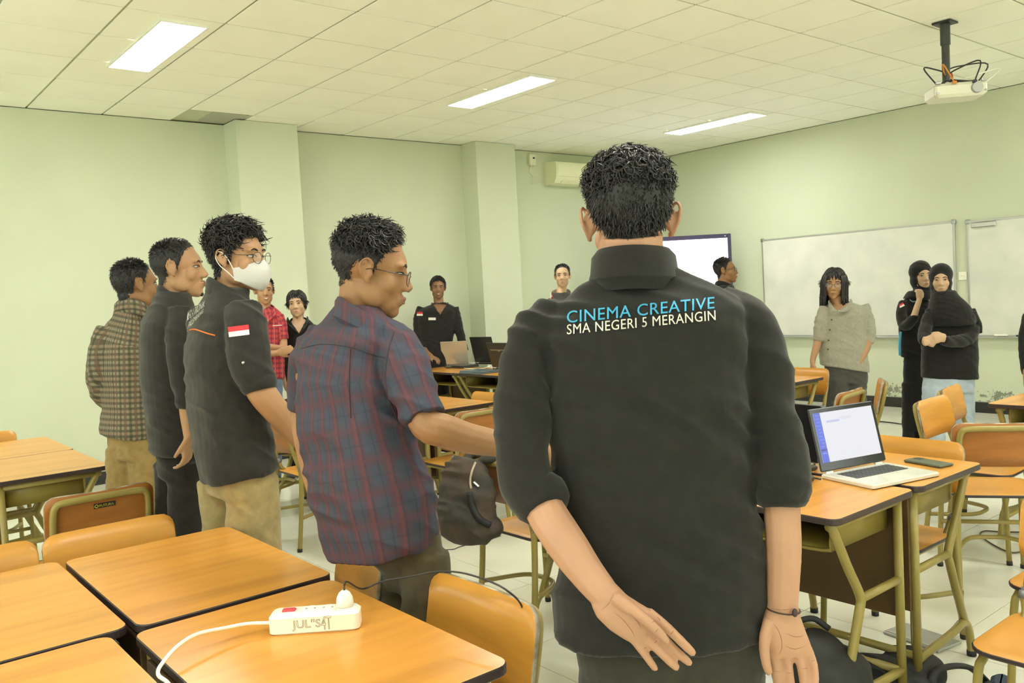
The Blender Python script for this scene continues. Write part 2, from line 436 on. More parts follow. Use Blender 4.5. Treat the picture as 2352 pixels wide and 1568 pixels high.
# plain ceiling beyond the part in view
for lo, hi in (((XB, YB), (XW, GY-6*.6)), ((XB, GY-6*.6), (GX-6*.6, YW))):
    mb = MB(); mb.box(((lo[0]+hi[0])/2, (lo[1]+hi[1])/2, ZC+.008), (hi[0]-lo[0], hi[1]-lo[1], .008)); obj('ceiling_tile', mb, CEIL, ceiling)
# grey slab in the open cell, its colour standing for the dark void
mb = MB(); mb.box((GX+.40, GY+3.26, ZC+.012), (.34, .44, .006)); obj('ceiling_tile', mb, mat('stained_tile', (.42, .43, .36), .9), ceiling)

# ceiling fixtures (real lamps: glowing diffuser in a white tray)
GLOW = bpy.data.materials.new('lamp_diffuser'); GLOW.use_nodes = True
g = GLOW.node_tree.nodes['Principled BSDF']; g.inputs['Base Color'].default_value = (.9, .9, .85, 1)
g.inputs['Emission Color'].default_value = (*LAMP_COLOR, 1); g.inputs['Emission Strength'].default_value = LAMP_STRENGTH
TRAY = mat('lamp_tray', (.85, .85, .78), .3)
def lamp(x, y, label):
    t = thing('ceiling_light', label, 'lamp', (x, y, ZC), 0, 'recessed strip lights in the ceiling')
    mb = MB()
    for sx in (-1, 1): mb.box((sx*.145, 0, -.006), (.014, 1.2, .02))
    for sy in (-1, 1): mb.box((0, sy*.593, -.006), (.276, .014, .02))
    obj('frame', mb, TRAY, t)
    mb = MB(); mb.rbox((0, 0, -.004), (.276, 1.172, .012), .003); obj('diffuser', mb, GLOW, t)
lamp(1.97, 6.02, 'glaring strip light over the men by the left wall, nearest of the three lights')
lamp(4.90, 5.96, 'strip light in the middle of the ceiling, between the other two lights')
lamp(8.03, 6.02, 'strip light closest to the board wall, the farthest and thinnest of the three lights')
for x in (1.97, 4.90, 8.03):
    lamp(x, 1.35, {1.97: 'strip light overhead above the nearest desks, outside the frame', 4.90: 'strip light overhead above the tilted chairs, outside the frame', 8.03: 'strip light overhead by the whiteboards, outside the frame'}[x])
lamp(-1.0, 6.02, 'strip light over the left wall, outside the frame'); lamp(-1.0, 1.35, 'strip light behind the photographer, by the rear wall')
lamp(1.97, -2.2, 'strip light by the side windows, behind the photographer'); lamp(4.90, -2.2, 'strip light by the side windows, to the right of the frame')
# ------------------------------------------------------------------ desks and chairs
WOODT = mat('desk_laminate', (.66, .30, .055), .25, noise=.22, scale=2.2, stretch=(9, .9, 1), spec=.5)
PLY = mat('chair_plywood', (.62, .285, .045), .35, noise=.25, scale=3.0, stretch=(1.2, 1, 10), spec=.5)
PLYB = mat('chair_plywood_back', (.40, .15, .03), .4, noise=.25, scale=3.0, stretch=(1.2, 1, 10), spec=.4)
WORN = mat('worn_edge', (.17, .115, .065), .6, noise=1, scale=22, col2=(.50, .46, .38))
EDGE = mat('dark_edging', (.035, .022, .022), .4)
PAINT = mat('olive_paint', (.31, .24, .062), .32, noise=.12, scale=9, spec=.5)
PANEL = mat('brown_panel', (.115, .062, .022), .45, noise=.2, scale=3, stretch=(1, 1, 6))
SHELFM = mat('shelf_metal', (.24, .18, .035), .4)
SLEEVE = mat('weld_sleeve', (.20, .20, .21), .4, metal=.4)
RUBBER = mat('rubber', (.02, .02, .02), .7)
DW, DD, DH = .765, .51, .75
# desk: x along its long side, +y is the front (panel side), -y the sitter's side
def desk_meshes():
    P = {}
    mb = MB(); k = 5
    prof = [(-.022, .003, 1), (-.019, 0, 1), (-.003, 0, 1), (0, .002, 0)]
    rings = [np.array([(x, y, DH+z) for x, y in rrect(DW-2*i, DD-2*i, .035-i, k)]) for z, i, _ in prof]
    n = len(rings[0]); V = np.concatenate(rings)
    mb.add(V, ring_faces(4, n)[:3*n], 1); mb.mi[:] = [1]*(3*n)
    mb.f += [tuple(range(n-1, -1, -1)), tuple(range(3*n, 4*n))]; mb.mi += [1, 0]
    P['desktop'] = mesh('desktop', mb, [WOODT, EDGE], False)
    mb = MB(); w, d, h = .60, .36, .115; z1 = DH-.022
    # open metal tray: bottom, back, two sides, a rolled rim on the sitter's side
    mb.box((0, .03, z1-h), (w, d, .004)); mb.box((0, .03+d/2, z1-h/2), (w, .004, h))
    for s in (-1, 1): mb.box((s*w/2, .03, z1-h/2), (.004, d, h)); mb.box((s*(w/2+.02), .03, z1-.006), (.05, d, .006))
    yf = .03-d/2
    mb.tube(spline([(-w/2, yf, z1), (-w/2, yf, z1-h+.03), (-w/2+.03, yf, z1-h), (0, yf, z1-h-.002), (w/2-.03, yf, z1-h), (w/2, yf, z1-h+.03), (w/2, yf, z1)], 4), .006, 6)
    P['book_shelf'] = mesh('book_shelf', mb, SHELFM, True)
    mb = MB(); mb.rbox((0, 0, 0), (.66, .40, .014), .002); P['front_panel'] = mesh('front_panel', mb, PANEL, False)
    for s, nm in ((-1, 'a'), (1, 'b')):
        x = s*.335
        mb = MB(); mb.tube([(x, .215, z1), (x, .215, .0)], .0155, 10); P['leg_v'+nm] = mesh('leg', mb, PAINT)
        mb = MB(); mb.tube(spline([(x, -.21, z1), (x, -.12, .57), (x, -.045, .45), (x, -.055, .40), (x, -.11, .27), (x, -.165, .15)], 4), .0155, 10); P['leg_s'+nm] = mesh('leg', mb, PAINT)
        mb = MB(); mb.tube(spline([(x, .215, .12), (x, -.06, .135), (x, -.15, .15), (x, -.195, .12), (x, -.215, .05), (x, -.22, 0)], 4), .0155, 10); P['foot'+nm] = mesh('foot_rail', mb, PAINT)
        mb = MB(); mb.tube([(x, -.045, .44), (x, .215, .44)], .0145, 10); P['knee'+nm] = mesh('knee_bar', mb, PAINT)
        mb = MB(); mb.tube([(x, -.22, z1-.016), (x, .225, z1-.016)], .014, 8); P['rail'+nm] = mesh('side_rail', mb, PAINT)
        mb = MB(); mb.tube([(x, -.22, 0), (x, -.22, .022)], .0175, 10); mb.tube([(x, .215, 0), (x, .215, .022)], .0175, 10); P['cap'+nm] = mesh('foot_cap', mb, RUBBER)
    mb = MB(); mb.tube([(-.335, .20, .125), (.335, .20, .125)], .0145, 10); P['stretcher'] = mesh('stretcher', mb, PAINT)
    mb = MB(); mb.rbox((.0, 0, 0), (.03, .05, .002), .0005); P['maker_plate'] = mesh('maker_plate', mb, SHELFM)
    return P
DP = desk_meshes()
DESK0 = None
def desk(x, y, rz, label, group=None, z=0):
    """rz: heading of the sitter's +y (towards the panel)"""
    global DESK0
    rz = math.radians(rz)-math.pi/2
    if DESK0 is None:
        t = thing('school_desk', label, 'desk', (x, y, z), rz, group)
        for k, nm in (('desktop', 'desktop'), ('book_shelf', 'book_shelf'), ('stretcher', 'stretcher'), ('leg_va', 'leg'), ('leg_vb', 'leg'), ('leg_sa', 'leg'), ('leg_sb', 'leg'), ('foota', 'foot_rail'), ('footb', 'foot_rail'), ('raila', 'side_rail'), ('railb', 'side_rail'), ('kneea', 'knee_bar'), ('kneeb', 'knee_bar')):
            o = bpy.data.objects.new(nm, DP[k]); link(o, t)
            if k in ('foota', 'footb'): c = bpy.data.objects.new('foot_cap', DP['cap'+k[-1]]); link(c, o)
        o = bpy.data.objects.new('front_panel', DP['front_panel']); link(o, t); o.location = (0, .236, .50); o.rotation_euler = (math.pi/2, 0, 0)
        DESK0 = t; return t
    return dup(DESK0, (x, y, z), rz, label, group)

# chair: x right, +y the way the sitter faces
CT = .80
def chair_meshes():
    P = {}
    def curvedpanel(w, h, r, th, bend, nx=14):
        mb = MB(); xs = np.linspace(-w/2, w/2, nx+1); xs = np.sort(np.concatenate([xs, [-w/2+.004, -w/2+.012, w/2-.012, w/2-.004]]))
        def lim(x):
            d = max(0, abs(x)-(w/2-r)); return h/2-(r-math.sqrt(max(0, r*r-d*d)))
        G = []
        for side in (0, 1):
            for x in xs:
                l = max(lim(x), .002); y = -bend*(1-(2*x/w)**2)+(th/2 if side == 0 else -th/2)
                G.append([(x, y, z) for z in np.linspace(-l, l, 5)])
        n = len(xs); V = np.array(G).reshape(-1, 3); F = []; mi = []
        def q(a, b, c, d, m): F.append((a, b, c, d)); mi.append(m)
        I = lambda s, i, j: (s*n+i)*5+j
        for i in range(n-1):
            for j in range(4):
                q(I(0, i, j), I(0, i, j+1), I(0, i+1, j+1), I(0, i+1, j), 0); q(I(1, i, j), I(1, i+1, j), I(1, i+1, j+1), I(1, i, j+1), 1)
            q(I(0, i, 4), I(1, i, 4), I(1, i+1, 4), I(0, i+1, 4), 2); q(I(0, i, 0), I(0, i+1, 0), I(1, i+1, 0), I(1, i, 0), 2)
        for i in (0, n-1):
            for j in range(4): q(I(0, i, j), I(1, i, j), I(1, i, j+1), I(0, i, j+1), 2)
        mb.add(V, F); mb.mi = mi; return mb
    mb = curvedpanel(.41, .205, .045, .012, .018)
    V = mb.verts(); a = math.radians(11); R = np.array([[1, 0, 0], [0, math.cos(a), -math.sin(a)], [0, math.sin(a), math.cos(a)]])
    # tilt the panel back and lift it into place
    V = V@R.T; V = V*np.array([1, 1, 1])+np.array([0, -.228, CT-.1025]); mb.v = [V]
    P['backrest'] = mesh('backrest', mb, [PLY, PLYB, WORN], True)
    mb = MB(); k = 5
    out = rrect(.40, .39, .07, 5)
    rings = []
    for z, i in ((-.013, .002), (-.010, 0), (-.002, 0), (0, .003)):
        rings.append(np.array([(x*(1-2*i/.4), y*(1-2*i/.4), z) for x, y in out]))
    n = len(out); inner = [np.array([(x*f, y*f, -.008*(1-f*f)) for x, y in out]) for f in (.75, .45, .15)]
    V = np.concatenate(rings+inner); F = ring_faces(7, n)+[tuple(range(6*n, 7*n)), tuple(range(n-1, -1, -1))]
    mb.add(V+np.array([0, .005, .452]), F); mb.mi = [1]*(3*n)+[0]*(3*n)+[0, 1]
    P['seat'] = mesh('seat', mb, [PLY, EDGE], True)
    mb = MB(); mb.tube(spline([(-.178, -.196, .50), (-.178, -.234, .62), (-.177, -.257, .715), (-.168, -.268, .758), (-.135, -.275, .772), (0, -.281, .774), (.135, -.275, .772), (.168, -.268, .758), (.177, -.257, .715), (.178, -.234, .62), (.178, -.196, .50)], 4), .0135, 10)
    P['back_frame'] = mesh('back_frame', mb, PAINT)
    for s, nm in ((-1, 'a'), (1, 'b')):
        x = s*.178
        mb = MB(); mb.tube(spline([(x, -.196, .50), (x, -.192, .44), (x*1.02, -.205, .25), (x*1.05, -.235, 0)], 4), .0135, 10); P['rear'+nm] = mesh('leg', mb, PAINT)
        xi = s*.168
        mb = MB(); mb.tube(spline([(s*.178, -.170, .505), (xi, -.155, .46), (xi, -.115, .432), (xi, .0, .428), (xi, .10, .428), (xi*1.02, .145, .41), (xi*1.06, .165, .35), (xi*1.12, .185, 0)], 4), .0125, 10); P['front'+nm] = mesh('leg', mb, PAINT)
        mb = MB(); mb.tube([(s*.178, -.197, .52), (s*.178, -.190, .488)], .0165, 10); mb.tube([(s*.178, -.176, .515), (s*.178, -.166, .493)], .0155, 10); P['sleeve'+nm] = mesh('weld_sleeve', mb, SLEEVE)
        mb = MB(); mb.tube([(x*1.05, -.235, 0), (x*1.047, -.2335, .02)], .0155, 10); P['rcap'+nm] = mesh('foot_cap', mb, RUBBER)
        mb = MB(); mb.tube([(xi*1.12, .185, 0), (xi*1.118, .184, .02)], .0145, 10); P['fcap'+nm] = mesh('foot_cap', mb, RUBBER)
    mb = MB(); mb.tube(spline([(-.183, -.20, .20), (-.10, -.03, .205), (0, .0, .205), (.10, -.03, .205), (.183, -.20, .20)], 4), .011, 8); mb.tube([(-.18, .165, .235), (.18, .165, .235)], .011, 8); P['stretcher'] = mesh('stretcher', mb, PAINT)
    return P
CP = chair_meshes()
CHAIR0 = None
def chair(x, y, heading, label, group=None):
    """heading in degrees: the way the sitter would face (0 = along +X, 90 = along +Y)"""
    global CHAIR0
    rz = math.radians(heading-90)
    if CHAIR0 is None:
        t = thing('school_chair', label, 'chair', (x, y, 0), rz, group)
        for k, nm in (('backrest', 'backrest'), ('seat', 'seat'), ('back_frame', 'back_frame'), ('stretcher', 'stretcher')):
            o = bpy.data.objects.new(nm, CP[k]); link(o, t)
            if nm == 'back_frame':
                for q in 'ab': link(bpy.data.objects.new('weld_sleeve', CP['sleeve'+q]), o)
        for k in ('reara', 'rearb', 'fronta', 'frontb'):
            o = bpy.data.objects.new('leg', CP[k]); link(o, t)
            link(bpy.data.objects.new('foot_cap', CP[('r' if k[0] == 'r' else 'f')+'cap'+k[-1]]), o)
        CHAIR0 = t; return t
    return dup(CHAIR0, (x, y, 0), rz, label, group)
def back_at(x, y, heading, label, group=None):   # place by the middle of the backrest top
    h = math.radians(heading); return chair(x+.245*math.cos(h), y+.245*math.sin(h), heading, label, group)

GD = 'school desks pushed together in blocks'
# the block of four in front of the photographer
desk(.812, 2.497, 180, 'desk with empty orange top, far right of the nearest block of four', GD)
desk(.788, 1.703, 180, 'desk carrying the white power strip, in the nearest block of four', GD)
desk(.288, 2.520, 0, 'bare desk at the far left of the nearest block of four', GD)
desk(.238, 1.738, 0, 'desk at the bottom left corner of the photo, cut off by the frame', GD)
# block by the column wall on the left
desk(.870, 4.935, 180, 'nearer of the two bare desks by the left wall', GD)
desk(.880, 5.705, 180, 'farther of the two bare desks by the left wall', GD)
# middle block
desk(2.905, 5.072, 0, 'desk hidden mostly behind the man in plaid, near left of the middle block', GD)
desk(3.425, 5.072, 180, 'desk in the middle of the room with its corner near the black jacket sleeve', GD)
desk(2.905, 5.842, 0, 'desk in the middle block beside the man in the red shirt', GD)
desk(3.425, 5.842, 180, 'desk at the far right of the middle block', GD)
# far row with the laptops
desk(5.155, 7.30, 0, 'far desk with the silver laptop, left half of the laptop row', GD)
desk(5.155, 6.53, 0, 'far desk with dark laptops, right half of the laptop row', GD)
# block with the white laptop
desk(2.615, 1.762, 0, 'desk with the open white laptop, its brown front panel and slanted legs in view', GD)
desk(3.160, 1.762, 180, 'desk with the green phone on it, beyond the white laptop', GD)
desk(2.615, 2.535, 0, 'desk behind the one with the white laptop, hidden by the man in front', GD)
# right hand desks
desk(5.595, 3.85, 180, 'desk between the man in front and the long-haired man', GD)
desk(5.075, 3.85, 0, 'desk hidden behind the man in front, next to the long-haired man', GD)
desk(5.215, 1.602, 0, 'desk cut off by the right edge of the photo', GD)

GC = 'plywood school chairs with olive tube frames'
back_at(.735, 3.045, -90, 'plywood chair tucked under the nearest desks, its back left of the khaki trousers', GC)
back_at(.315, 3.05, -90, 'plywood chair at the left edge, beside the other one tucked under the nearest desks', GC)
CH_LABEL = back_at(.868, 3.70, 90, 'chair seen from behind with a small yellow and black plate on it', GC)
back_at(1.185, 1.605, 180, 'chair with a worn edge under the black cable, against the power strip desk', GC)
back_at(1.215, 2.225, 167, 'chair under the hem of the plaid shirt, by the corner of the nearest desks', GC)
back_at(.80, 6.27, -90, 'chair at the far end of the left wall desks, only its rounded corner showing', GC)
back_at(1.62, 5.12, 60, 'chair hidden between the man in the checked shirt and the man beside him', GC)
# by the middle block
CH_BAG = back_at(2.245, 2.90, 0, 'chair with the camouflage backpack hung on its back', GC)
back_at(2.02, 2.10, -40, 'chair partly covered by the bare forearm of the man in front', GC)
back_at(3.19, 4.215, 90, 'chair seen from behind under the bare arm of the man in plaid', GC)
CH_JKT = back_at(3.62, 4.235, 90, 'chair with a dark jacket over its back, next to the black sleeve', GC)
back_at(2.21, 5.02, 0, 'chair standing between the masked man and the man in plaid', GC)
back_at(3.76, 4.86, 180, 'chair with its rounded back showing above the middle desk', GC)
back_at(2.47, 5.95, 0, 'chair beside the man in the black V neck shirt', GC)
back_at(4.62, 7.42, 0, 'chair at the left end of the far laptop row', GC)
# on the right
back_at(3.53, 1.70, 180, 'chair pushed in behind the white laptop, only the strip of its back showing', GC)
back_at(4.10, 1.575, 35, 'big chair seen from behind at the right edge, its tube frame on top', GC)
back_at(4.74, 2.17, 272, 'plywood chair turned aside in front of the pale jeans', GC)
back_at(5.24, 2.29, 280, 'chair close behind the one before the pale jeans, its back smaller', GC)
back_at(4.88, 2.735, 98, 'chair seen from behind above the screen of the white laptop', GC)
back_at(5.40, 2.81, 120, 'narrow chair seen from behind, right of the one above the laptop screen', GC)
back_at(5.99, 3.72, 180, 'chair whose back rises behind the desk of the long-haired man', GC)
chair(2.585, .83, 180, 'chair in the bottom right corner with its seat filling the corner', GC)
chair(3.16, .95, 180, 'chair at the right edge, only one corner of its seat in the photo', GC)

# maker plate on the back of one chair
YEL = mat('yellow_print', (.62, .55, .03), .5)
inv = Matrix.Rotation(math.radians(90-90), 4, 'Z')
mb = MB(); mb.rbox((0, 0, 0), (.082, .020, .002), .0006)
pl = obj('maker_plate', mb, DARK, CH_LABEL); pl.location = (.01, -.2615, .735); pl.rotation_euler = (math.radians(90+11), 0, 0)
pl['label'] = 'small black plate with yellow letters'
flat_text('plate_lettering', 'FUTURA', (-.020, -.0055, .0014), (1, 0, 0), (0, 1, 0), .054, .011, YEL, pl, bold=.02)
mb = MB(); t = np.linspace(0, 2*math.pi, 17)
mb.tube(np.stack([-.031+.006*np.cos(t[:-1]), .006*np.sin(t[:-1]), np.full(16, .0014)], 1), .0014, 5, closed=True); obj('plate_emblem', mb, YEL, pl)
# ------------------------------------------------------------------ people
def skin(name, col): return mat(name, col, .5, noise=.10, scale=14, bump=.12, bscale=300, spec=.4)
HAIRM = mat('black_hair', (.012, .010, .010), .38, spec=.6)
HAIRCAP = mat('hair_base', (.010, .009, .009), .6)
LENS = mat('clear_lens', (.8, .8, .78), .06); LENS.node_tree.nodes['Principled BSDF'].inputs['Alpha'].default_value = .06
EYEW = mat('eye_white', (.46, .42, .36), .3); IRIS = mat('iris', (.018, .011, .008), .2)
BROW = mat('eyebrow_hair', (.016, .012, .010), .7)
WIRE = mat('wire_frame', (.10, .085, .07), .25, metal=.8)
SHOEB = mat('black_shoe', (.02, .02, .02), .5); SHOEW = mat('white_shoe', (.7, .7, .66), .5); SOLE = mat('white_sole', (.7, .7, .65), .5)
BELT = mat('belt_leather', (.025, .02, .018), .4)
PB = mat('button_plastic', (.03, .03, .03), .3)

class Head:
    """axes: columns right, face, up. yaw: 0 = looking away from the camera, 90 = to the right, 180 = at the camera"""
    def __init__(s, u, v, D, yaw, pitch=0., roll=0., sc=1.0):
        y = math.radians(yaw); f = math.cos(y)*FH+math.sin(y)*RH; r = math.cos(y)*RH-math.sin(y)*FH
        p = math.radians(pitch); f2 = f*math.cos(p)+UP*math.sin(p); u2 = -f*math.sin(p)+UP*math.cos(p)
        q = math.radians(roll); r3 = r*math.cos(q)+u2*math.sin(q); u3 = -r*math.sin(q)+u2*math.cos(q)
        s.A = np.stack([r3, f2, u3], 1); s.M = s.A*sc; s.c = W(u, v, D); s.sc = sc
    def p(s, x, y, z): return s.c+s.M@np.array([x, y, z])
    def pts(s, L): return s.c+np.asarray(L, float)@s.M.T
    def ell(s, mb, c, r, rot=None, nu=18, nv=12):
        M = s.A if rot is None else s.A@rot
        mb.ell(s.p(*c), np.array(r)*s.sc, M, nu, nv)
    def tube(s, mb, P, R, n=10, **k): mb.tube(s.pts(P), np.array(R)*s.sc if not np.isscalar(R) else R*s.sc, n, **k)

def rotx(a): c, q = math.cos(a), math.sin(a); return np.array([[1, 0, 0], [0, c, -q], [0, q, c]])
def roty(a): c, q = math.cos(a), math.sin(a); return np.array([[c, 0, q], [0, 1, 0], [-q, 0, c]])
def rotz(a): c, q = math.cos(a), math.sin(a); return np.array([[c, -q, 0], [q, c, 0], [0, 0, 1]])

def head_shapes(mb, H, wide=1.0, chin=1.0, ears=True, nose=1.0):
    w = wide
    H.ell(mb, (0, -.014, .036), (.0755*w, .094, .083), nu=24, nv=16)
    H.ell(mb, (0, .030, .020), (.060*w, .062, .062))
    H.ell(mb, (0, .026, -.032), (.0585*w, .064, .078))
    H.ell(mb, (0, .048, -.074), (.040*w, .042, .038*chin))
    H.ell(mb, (0, .066, -.098), (.023*w, .024, .019*chin))
    for s in (-1, 1):
        H.ell(mb, (s*.040*w, .008, -.058), (.022, .046, .034), rotx(-.5))
        H.ell(mb, (s*.033*w, .053, -.028), (.031, .0245, .030))
        H.ell(mb, (s*.030*w, .073, .027), (.024, .016, .010), roty(s*.15))
        H.ell(mb, (s*.0135, .096, -.034), (.0095, .012, .0085))
    H.tube(mb, [(0, .079, .018), (0, .089, .002), (0, .098, -.015), (0, .1055*nose, -.029), (0, .099, -.039)], [.008, .0078, .0095, .0122, .009], 10); H.tube(mb, [(0, .074, .024), (0, .084, .0), (0, .092, -.028)], [.012, .014, .019], 10)
    H.ell(mb, (0, .083, -.066), (.025, .014, .020))
    H.ell(mb, (0, .0945, -.0605), (.021, .0075, .006)); H.ell(mb, (0, .0915, -.0715), (.018, .008, .0065))
    if ears:
        for s in (-1, 1):
            R = rotz(-s*.42)@rotx(.16)
            H.ell(mb, (s*.0765*w, -.006, -.004), (.0052, .0155, .027), R)
            P = [(s*.075*w, .008, .006), (s*.0805*w, .004, .020), (s*.087*w, -.008, .0285), (s*.0915*w, -.021, .022), (s*.0915*w, -.0255, .006), (s*.087*w, -.021, -.010), (s*.081*w, -.011, -.023), (s*.0765*w, -.001, -.0325), (s*.074*w, .006, -.027)]
            H.tube(mb, spline(P, 4), .0040, 7)
            H.tube(mb, spline([(s*.080*w, -.012, .017), (s*.085*w, -.018, .006), (s*.081*w, -.014, -.010), (s*.078*w, -.005, -.017)], 3), .0032, 6)
            H.ell(mb, (s*.073*w, -.010, -.002), (.0125, .010, .022), R)
            H.ell(mb, (s*.0745*w, .008, -.008), (.004, .004, .007)); H.ell(mb, (s*.0765*w, -.001, -.0295), (.0045, .0065, .0065))

def surf(H, bv, x, z, y0=.25):
    o = H.p(x, y0, z); d = -H.A[:, 1]
    h = bv.ray_cast(Vector(o), Vector(d))
    return np.array(h[0]) if h[0] is not None else H.p(x, .085, z)

def face(H, bv, root, skincol, lips=(.45, .20, .15), gaze=0., browz=.024, smile=0., beard=False, eyes=True, mouth=True, squint=1.0, sides=(-1, 1)):
    for s in (sides if eyes else ()):
        c = surf(H, bv, s*.031, .004)-H.A[:, 1]*.0085*H.sc
        mb = MB(); mb.ell(c, np.array([.0135, .0125, .0066*squint])*H.sc, H.A, 14, 10); e = obj('eye', mb, EYEW, root, True, 0)
        mb = MB(); mb.ell(c+H.A[:, 1]*.0078*H.sc+H.A[:, 0]*gaze*.004, np.array([.0062, .0058, .0062*squint])*H.sc, H.A, 12, 8); obj('iris', mb, IRIS, e, True, 0)
        L = [surf(H, bv, s*(.031+dx), .004+dz)+H.A[:, 1]*.0012 for dx, dz in ((-.014, -.0015), (-.007, .0052*squint), (.001, .0072*squint), (.009, .0055*squint), (.015, .0002))]
        mb = MB(); mb.tube(spline(L, 3), np.array([.0008]+[.0016]*11+[.0008])*H.sc, 6); obj('eyelash', mb, BROW, e, True, 0)
    for s in sides:
        L = [surf(H, bv, s*x, z)+H.A[:, 1]*.0006 for x, z in ((.012, browz-.003), (.022, browz+.001), (.034, browz+.003), (.046, browz-.002))]
        mb = MB(); mb.tube(spline(L, 3), np.array([.002, .003, .0036, .0038, .0038, .0036, .0034, .003, .0024, .0014])*H.sc, 6, flat=(H.A[:, 1], .55)); obj('eyebrow', mb, BROW, root, True, 0)
    if mouth:
        mb = MB()
        for z, r, wd in ((-.0605, .0042, .022), (-.0708, .0050, .019)):
            L = [surf(H, bv, x*wd/.022, z+smile*abs(x)/.022*.006+(.001 if abs(x) < .004 and r < .0045 else 0))-H.A[:, 1]*.0018 for x in (-.022, -.012, -.004, 0, .004, .012, .022)]
            q = spline(L, 3); rr = r*(1-np.linspace(-1, 1, len(q))**2*.85); mb.tube(q, rr*H.sc, 8)
        lm = mat('lips_%d' % int(lips[0]*1000+lips[1]*7000), lips, .4); obj('lips', mb, lm, root, True, 0)
        L = [surf(H, bv, x, -.0655+smile*abs(x)/.022*.006)+H.A[:, 1]*.0004 for x in (-.021, -.010, 0, .010, .021)]
        mb = MB(); q = spline(L, 3); mb.tube(q, .0012*H.sc*(1-np.linspace(-1, 1, len(q))**2*.6), 5); obj('mouth_line', mb, mat('mouth_line', (.09, .03, .025), .6), root, True, 0)

# hair -------------------------------------------------------------
HL = [(0, .66), (.5, .60), (.8, .42), (1.0, .10), (1.12, -.18), (1.24, -.42), (1.36, -.25), (1.46, .06), (1.68, .04), (1.82, -.40), (2.0, -.75), (2.4, -1.0), (3.15, -1.1)]
def hair(H, root, seed=1, top=.022, side=.008, curl=0., n=1400, front=0., nape=0., flow=(0, -.4, .0), width=.0032, cap=1.0, mess=.35, line=None, sideburn=0., crown=None, lift=.75, turns=7.5, hug=None, tmid=.05):
    """short hair: a dark scalp layer with locks growing from it; lengths blend from side/nape to top"""
    rg = np.random.default_rng(seed); ln = line or HL
    xa = [a for a, _ in ln]; xe = [e for _, e in ln]
    def lim(az):
        az = np.abs(az); e = np.interp(az, xa, xe)
        return e + front*np.clip(1-az/.9, 0, 1) + nape*np.clip((az-1.9)/.8, 0, 1) - sideburn*np.exp(-((az-1.25)/.12)**2)
    C0 = np.array([0, -.014, .034]); R0 = np.array([.0775, .0965, .0865])*cap
    def root_at(az, el):
        sa, ca = math.sin(az), math.cos(az)
        lim_r = 1/math.hypot(sa/R0[0], ca/R0[1])
        if el >= 0: dr = np.array([sa*math.cos(el), ca*math.cos(el), math.sin(el)]); o = C0; mx = 1/math.sqrt((dr[0]/R0[0])**2+(dr[1]/R0[1])**2+(dr[2]/R0[2])**2)
        else: dr = np.array([sa, ca, 0.]); o = C0+np.array([0, 0, .105*el]); mx = lim_r
        h = H.bv.ray_cast(Vector(H.p(*(o+dr*.3))), Vector(-(H.A@dr)))
        r = mx if h[0] is None else float(np.dot(np.linalg.solve(H.M, np.array(h[0])-H.p(*o)), dr))
        return o+dr*min(max(r, .03), mx*1.03), dr
    # scalp layer
    na, ne = 48, 16; mb = MB(); V = []
    for j in range(ne+1):
        for i in range(na):
            az = -math.pi+2*math.pi*i/na; e0 = float(lim(az))-.05; el = e0+(math.pi/2-e0)*j/ne
            p_, d_ = root_at(az, el); V.append(p_+d_*(-.0015+.0045*cap*min(1, j/2.)))
    mb.add(H.pts(V), ring_faces(ne+1, na)); h = obj('hair', mb, HAIRCAP, root, True, 0)
    # locks
    az = rg.uniform(-math.pi, math.pi, n*3); el = rg.uniform(-1.15, 1.57, n*4); az = rg.uniform(-math.pi, math.pi, n*4); el = np.where(rg.uniform(0, 1, n*4) < np.cos(np.clip(el, 0, 2)), el, -9); ok = el > lim(az); az, el = az[ok][:n], el[ok][:n]; m = len(az)
    pr_ = [root_at(a, e) for a, e in zip(az, el)]; P = np.array([p for p, _ in pr_]); N = np.array([d for _, d in pr_])
    t = np.clip((el-lim(az))/.9, 0, 1); topness = np.clip((el-tmid)/.65, 0, 1)*np.clip(t*1.6, 0, 1)
    L = (side+(top-side)*topness)*rg.uniform(.7, 1.25, m)
    if crown is not None: L *= 1+crown*np.clip(N[:, 1], 0, 1)*topness
    down = np.stack([np.zeros(m), np.zeros(m), -np.ones(m)], 1)
    fl = np.tile(np.array(flow, float), (m, 1)) if np.ndim(flow) == 1 else flow(N)
    fl = fl*topness[:, None]+down*(1-topness)[:, None]*.9
    fl = fl-N*np.sum(fl*N, 1, keepdims=True)
    d = N*lift+fl+rg.normal(0, mess, (m, 3)); d /= np.linalg.norm(d, axis=1, keepdims=True)
    a1 = np.cross(d, rg.normal(0, 1, (m, 3))); a1 /= np.linalg.norm(a1, axis=1, keepdims=True); a2 = np.cross(d, a1)
    S = 6 if curl else 4; n_ = 0; ph = rg.uniform(0, 6.28, m); cl = curl*np.clip(topness*1.5, 0.1, 1)
    pts = []
    for k in range(S+1):
        q = k/S
        c = P-N*.002+d*(L*q)[:, None]+fl*(L*q*q*.55)[:, None]+down*(L*q*q*.18)[:, None]
        if curl: c = c+(a1*np.cos(ph+q*turns)[:, None]+a2*np.sin(ph+q*turns)[:, None])*(cl*min(1, q*2))[:, None]
        if hug:                      # straight hair lies close to the skull
            k_ = np.linalg.norm((c-C0)/R0, axis=1); km = hug+.07*rg.uniform(0, 1, m) if k == 0 else km; f_ = np.where(c[:, 2] > C0[2]-.03, np.minimum(1, km/k_), 1); c = C0+(c-C0)*f_[:, None]
        pts.append(c)
    pts = np.stack(pts, 1)            # m, S+1, 3
    T = np.gradient(pts, axis=1); T /= np.linalg.norm(T, axis=2, keepdims=True)+1e-9
    A = np.cross(T, N[:, None, :]+.01); A /= np.linalg.norm(A, axis=2, keepdims=True)+1e-9; B = np.cross(T, A)
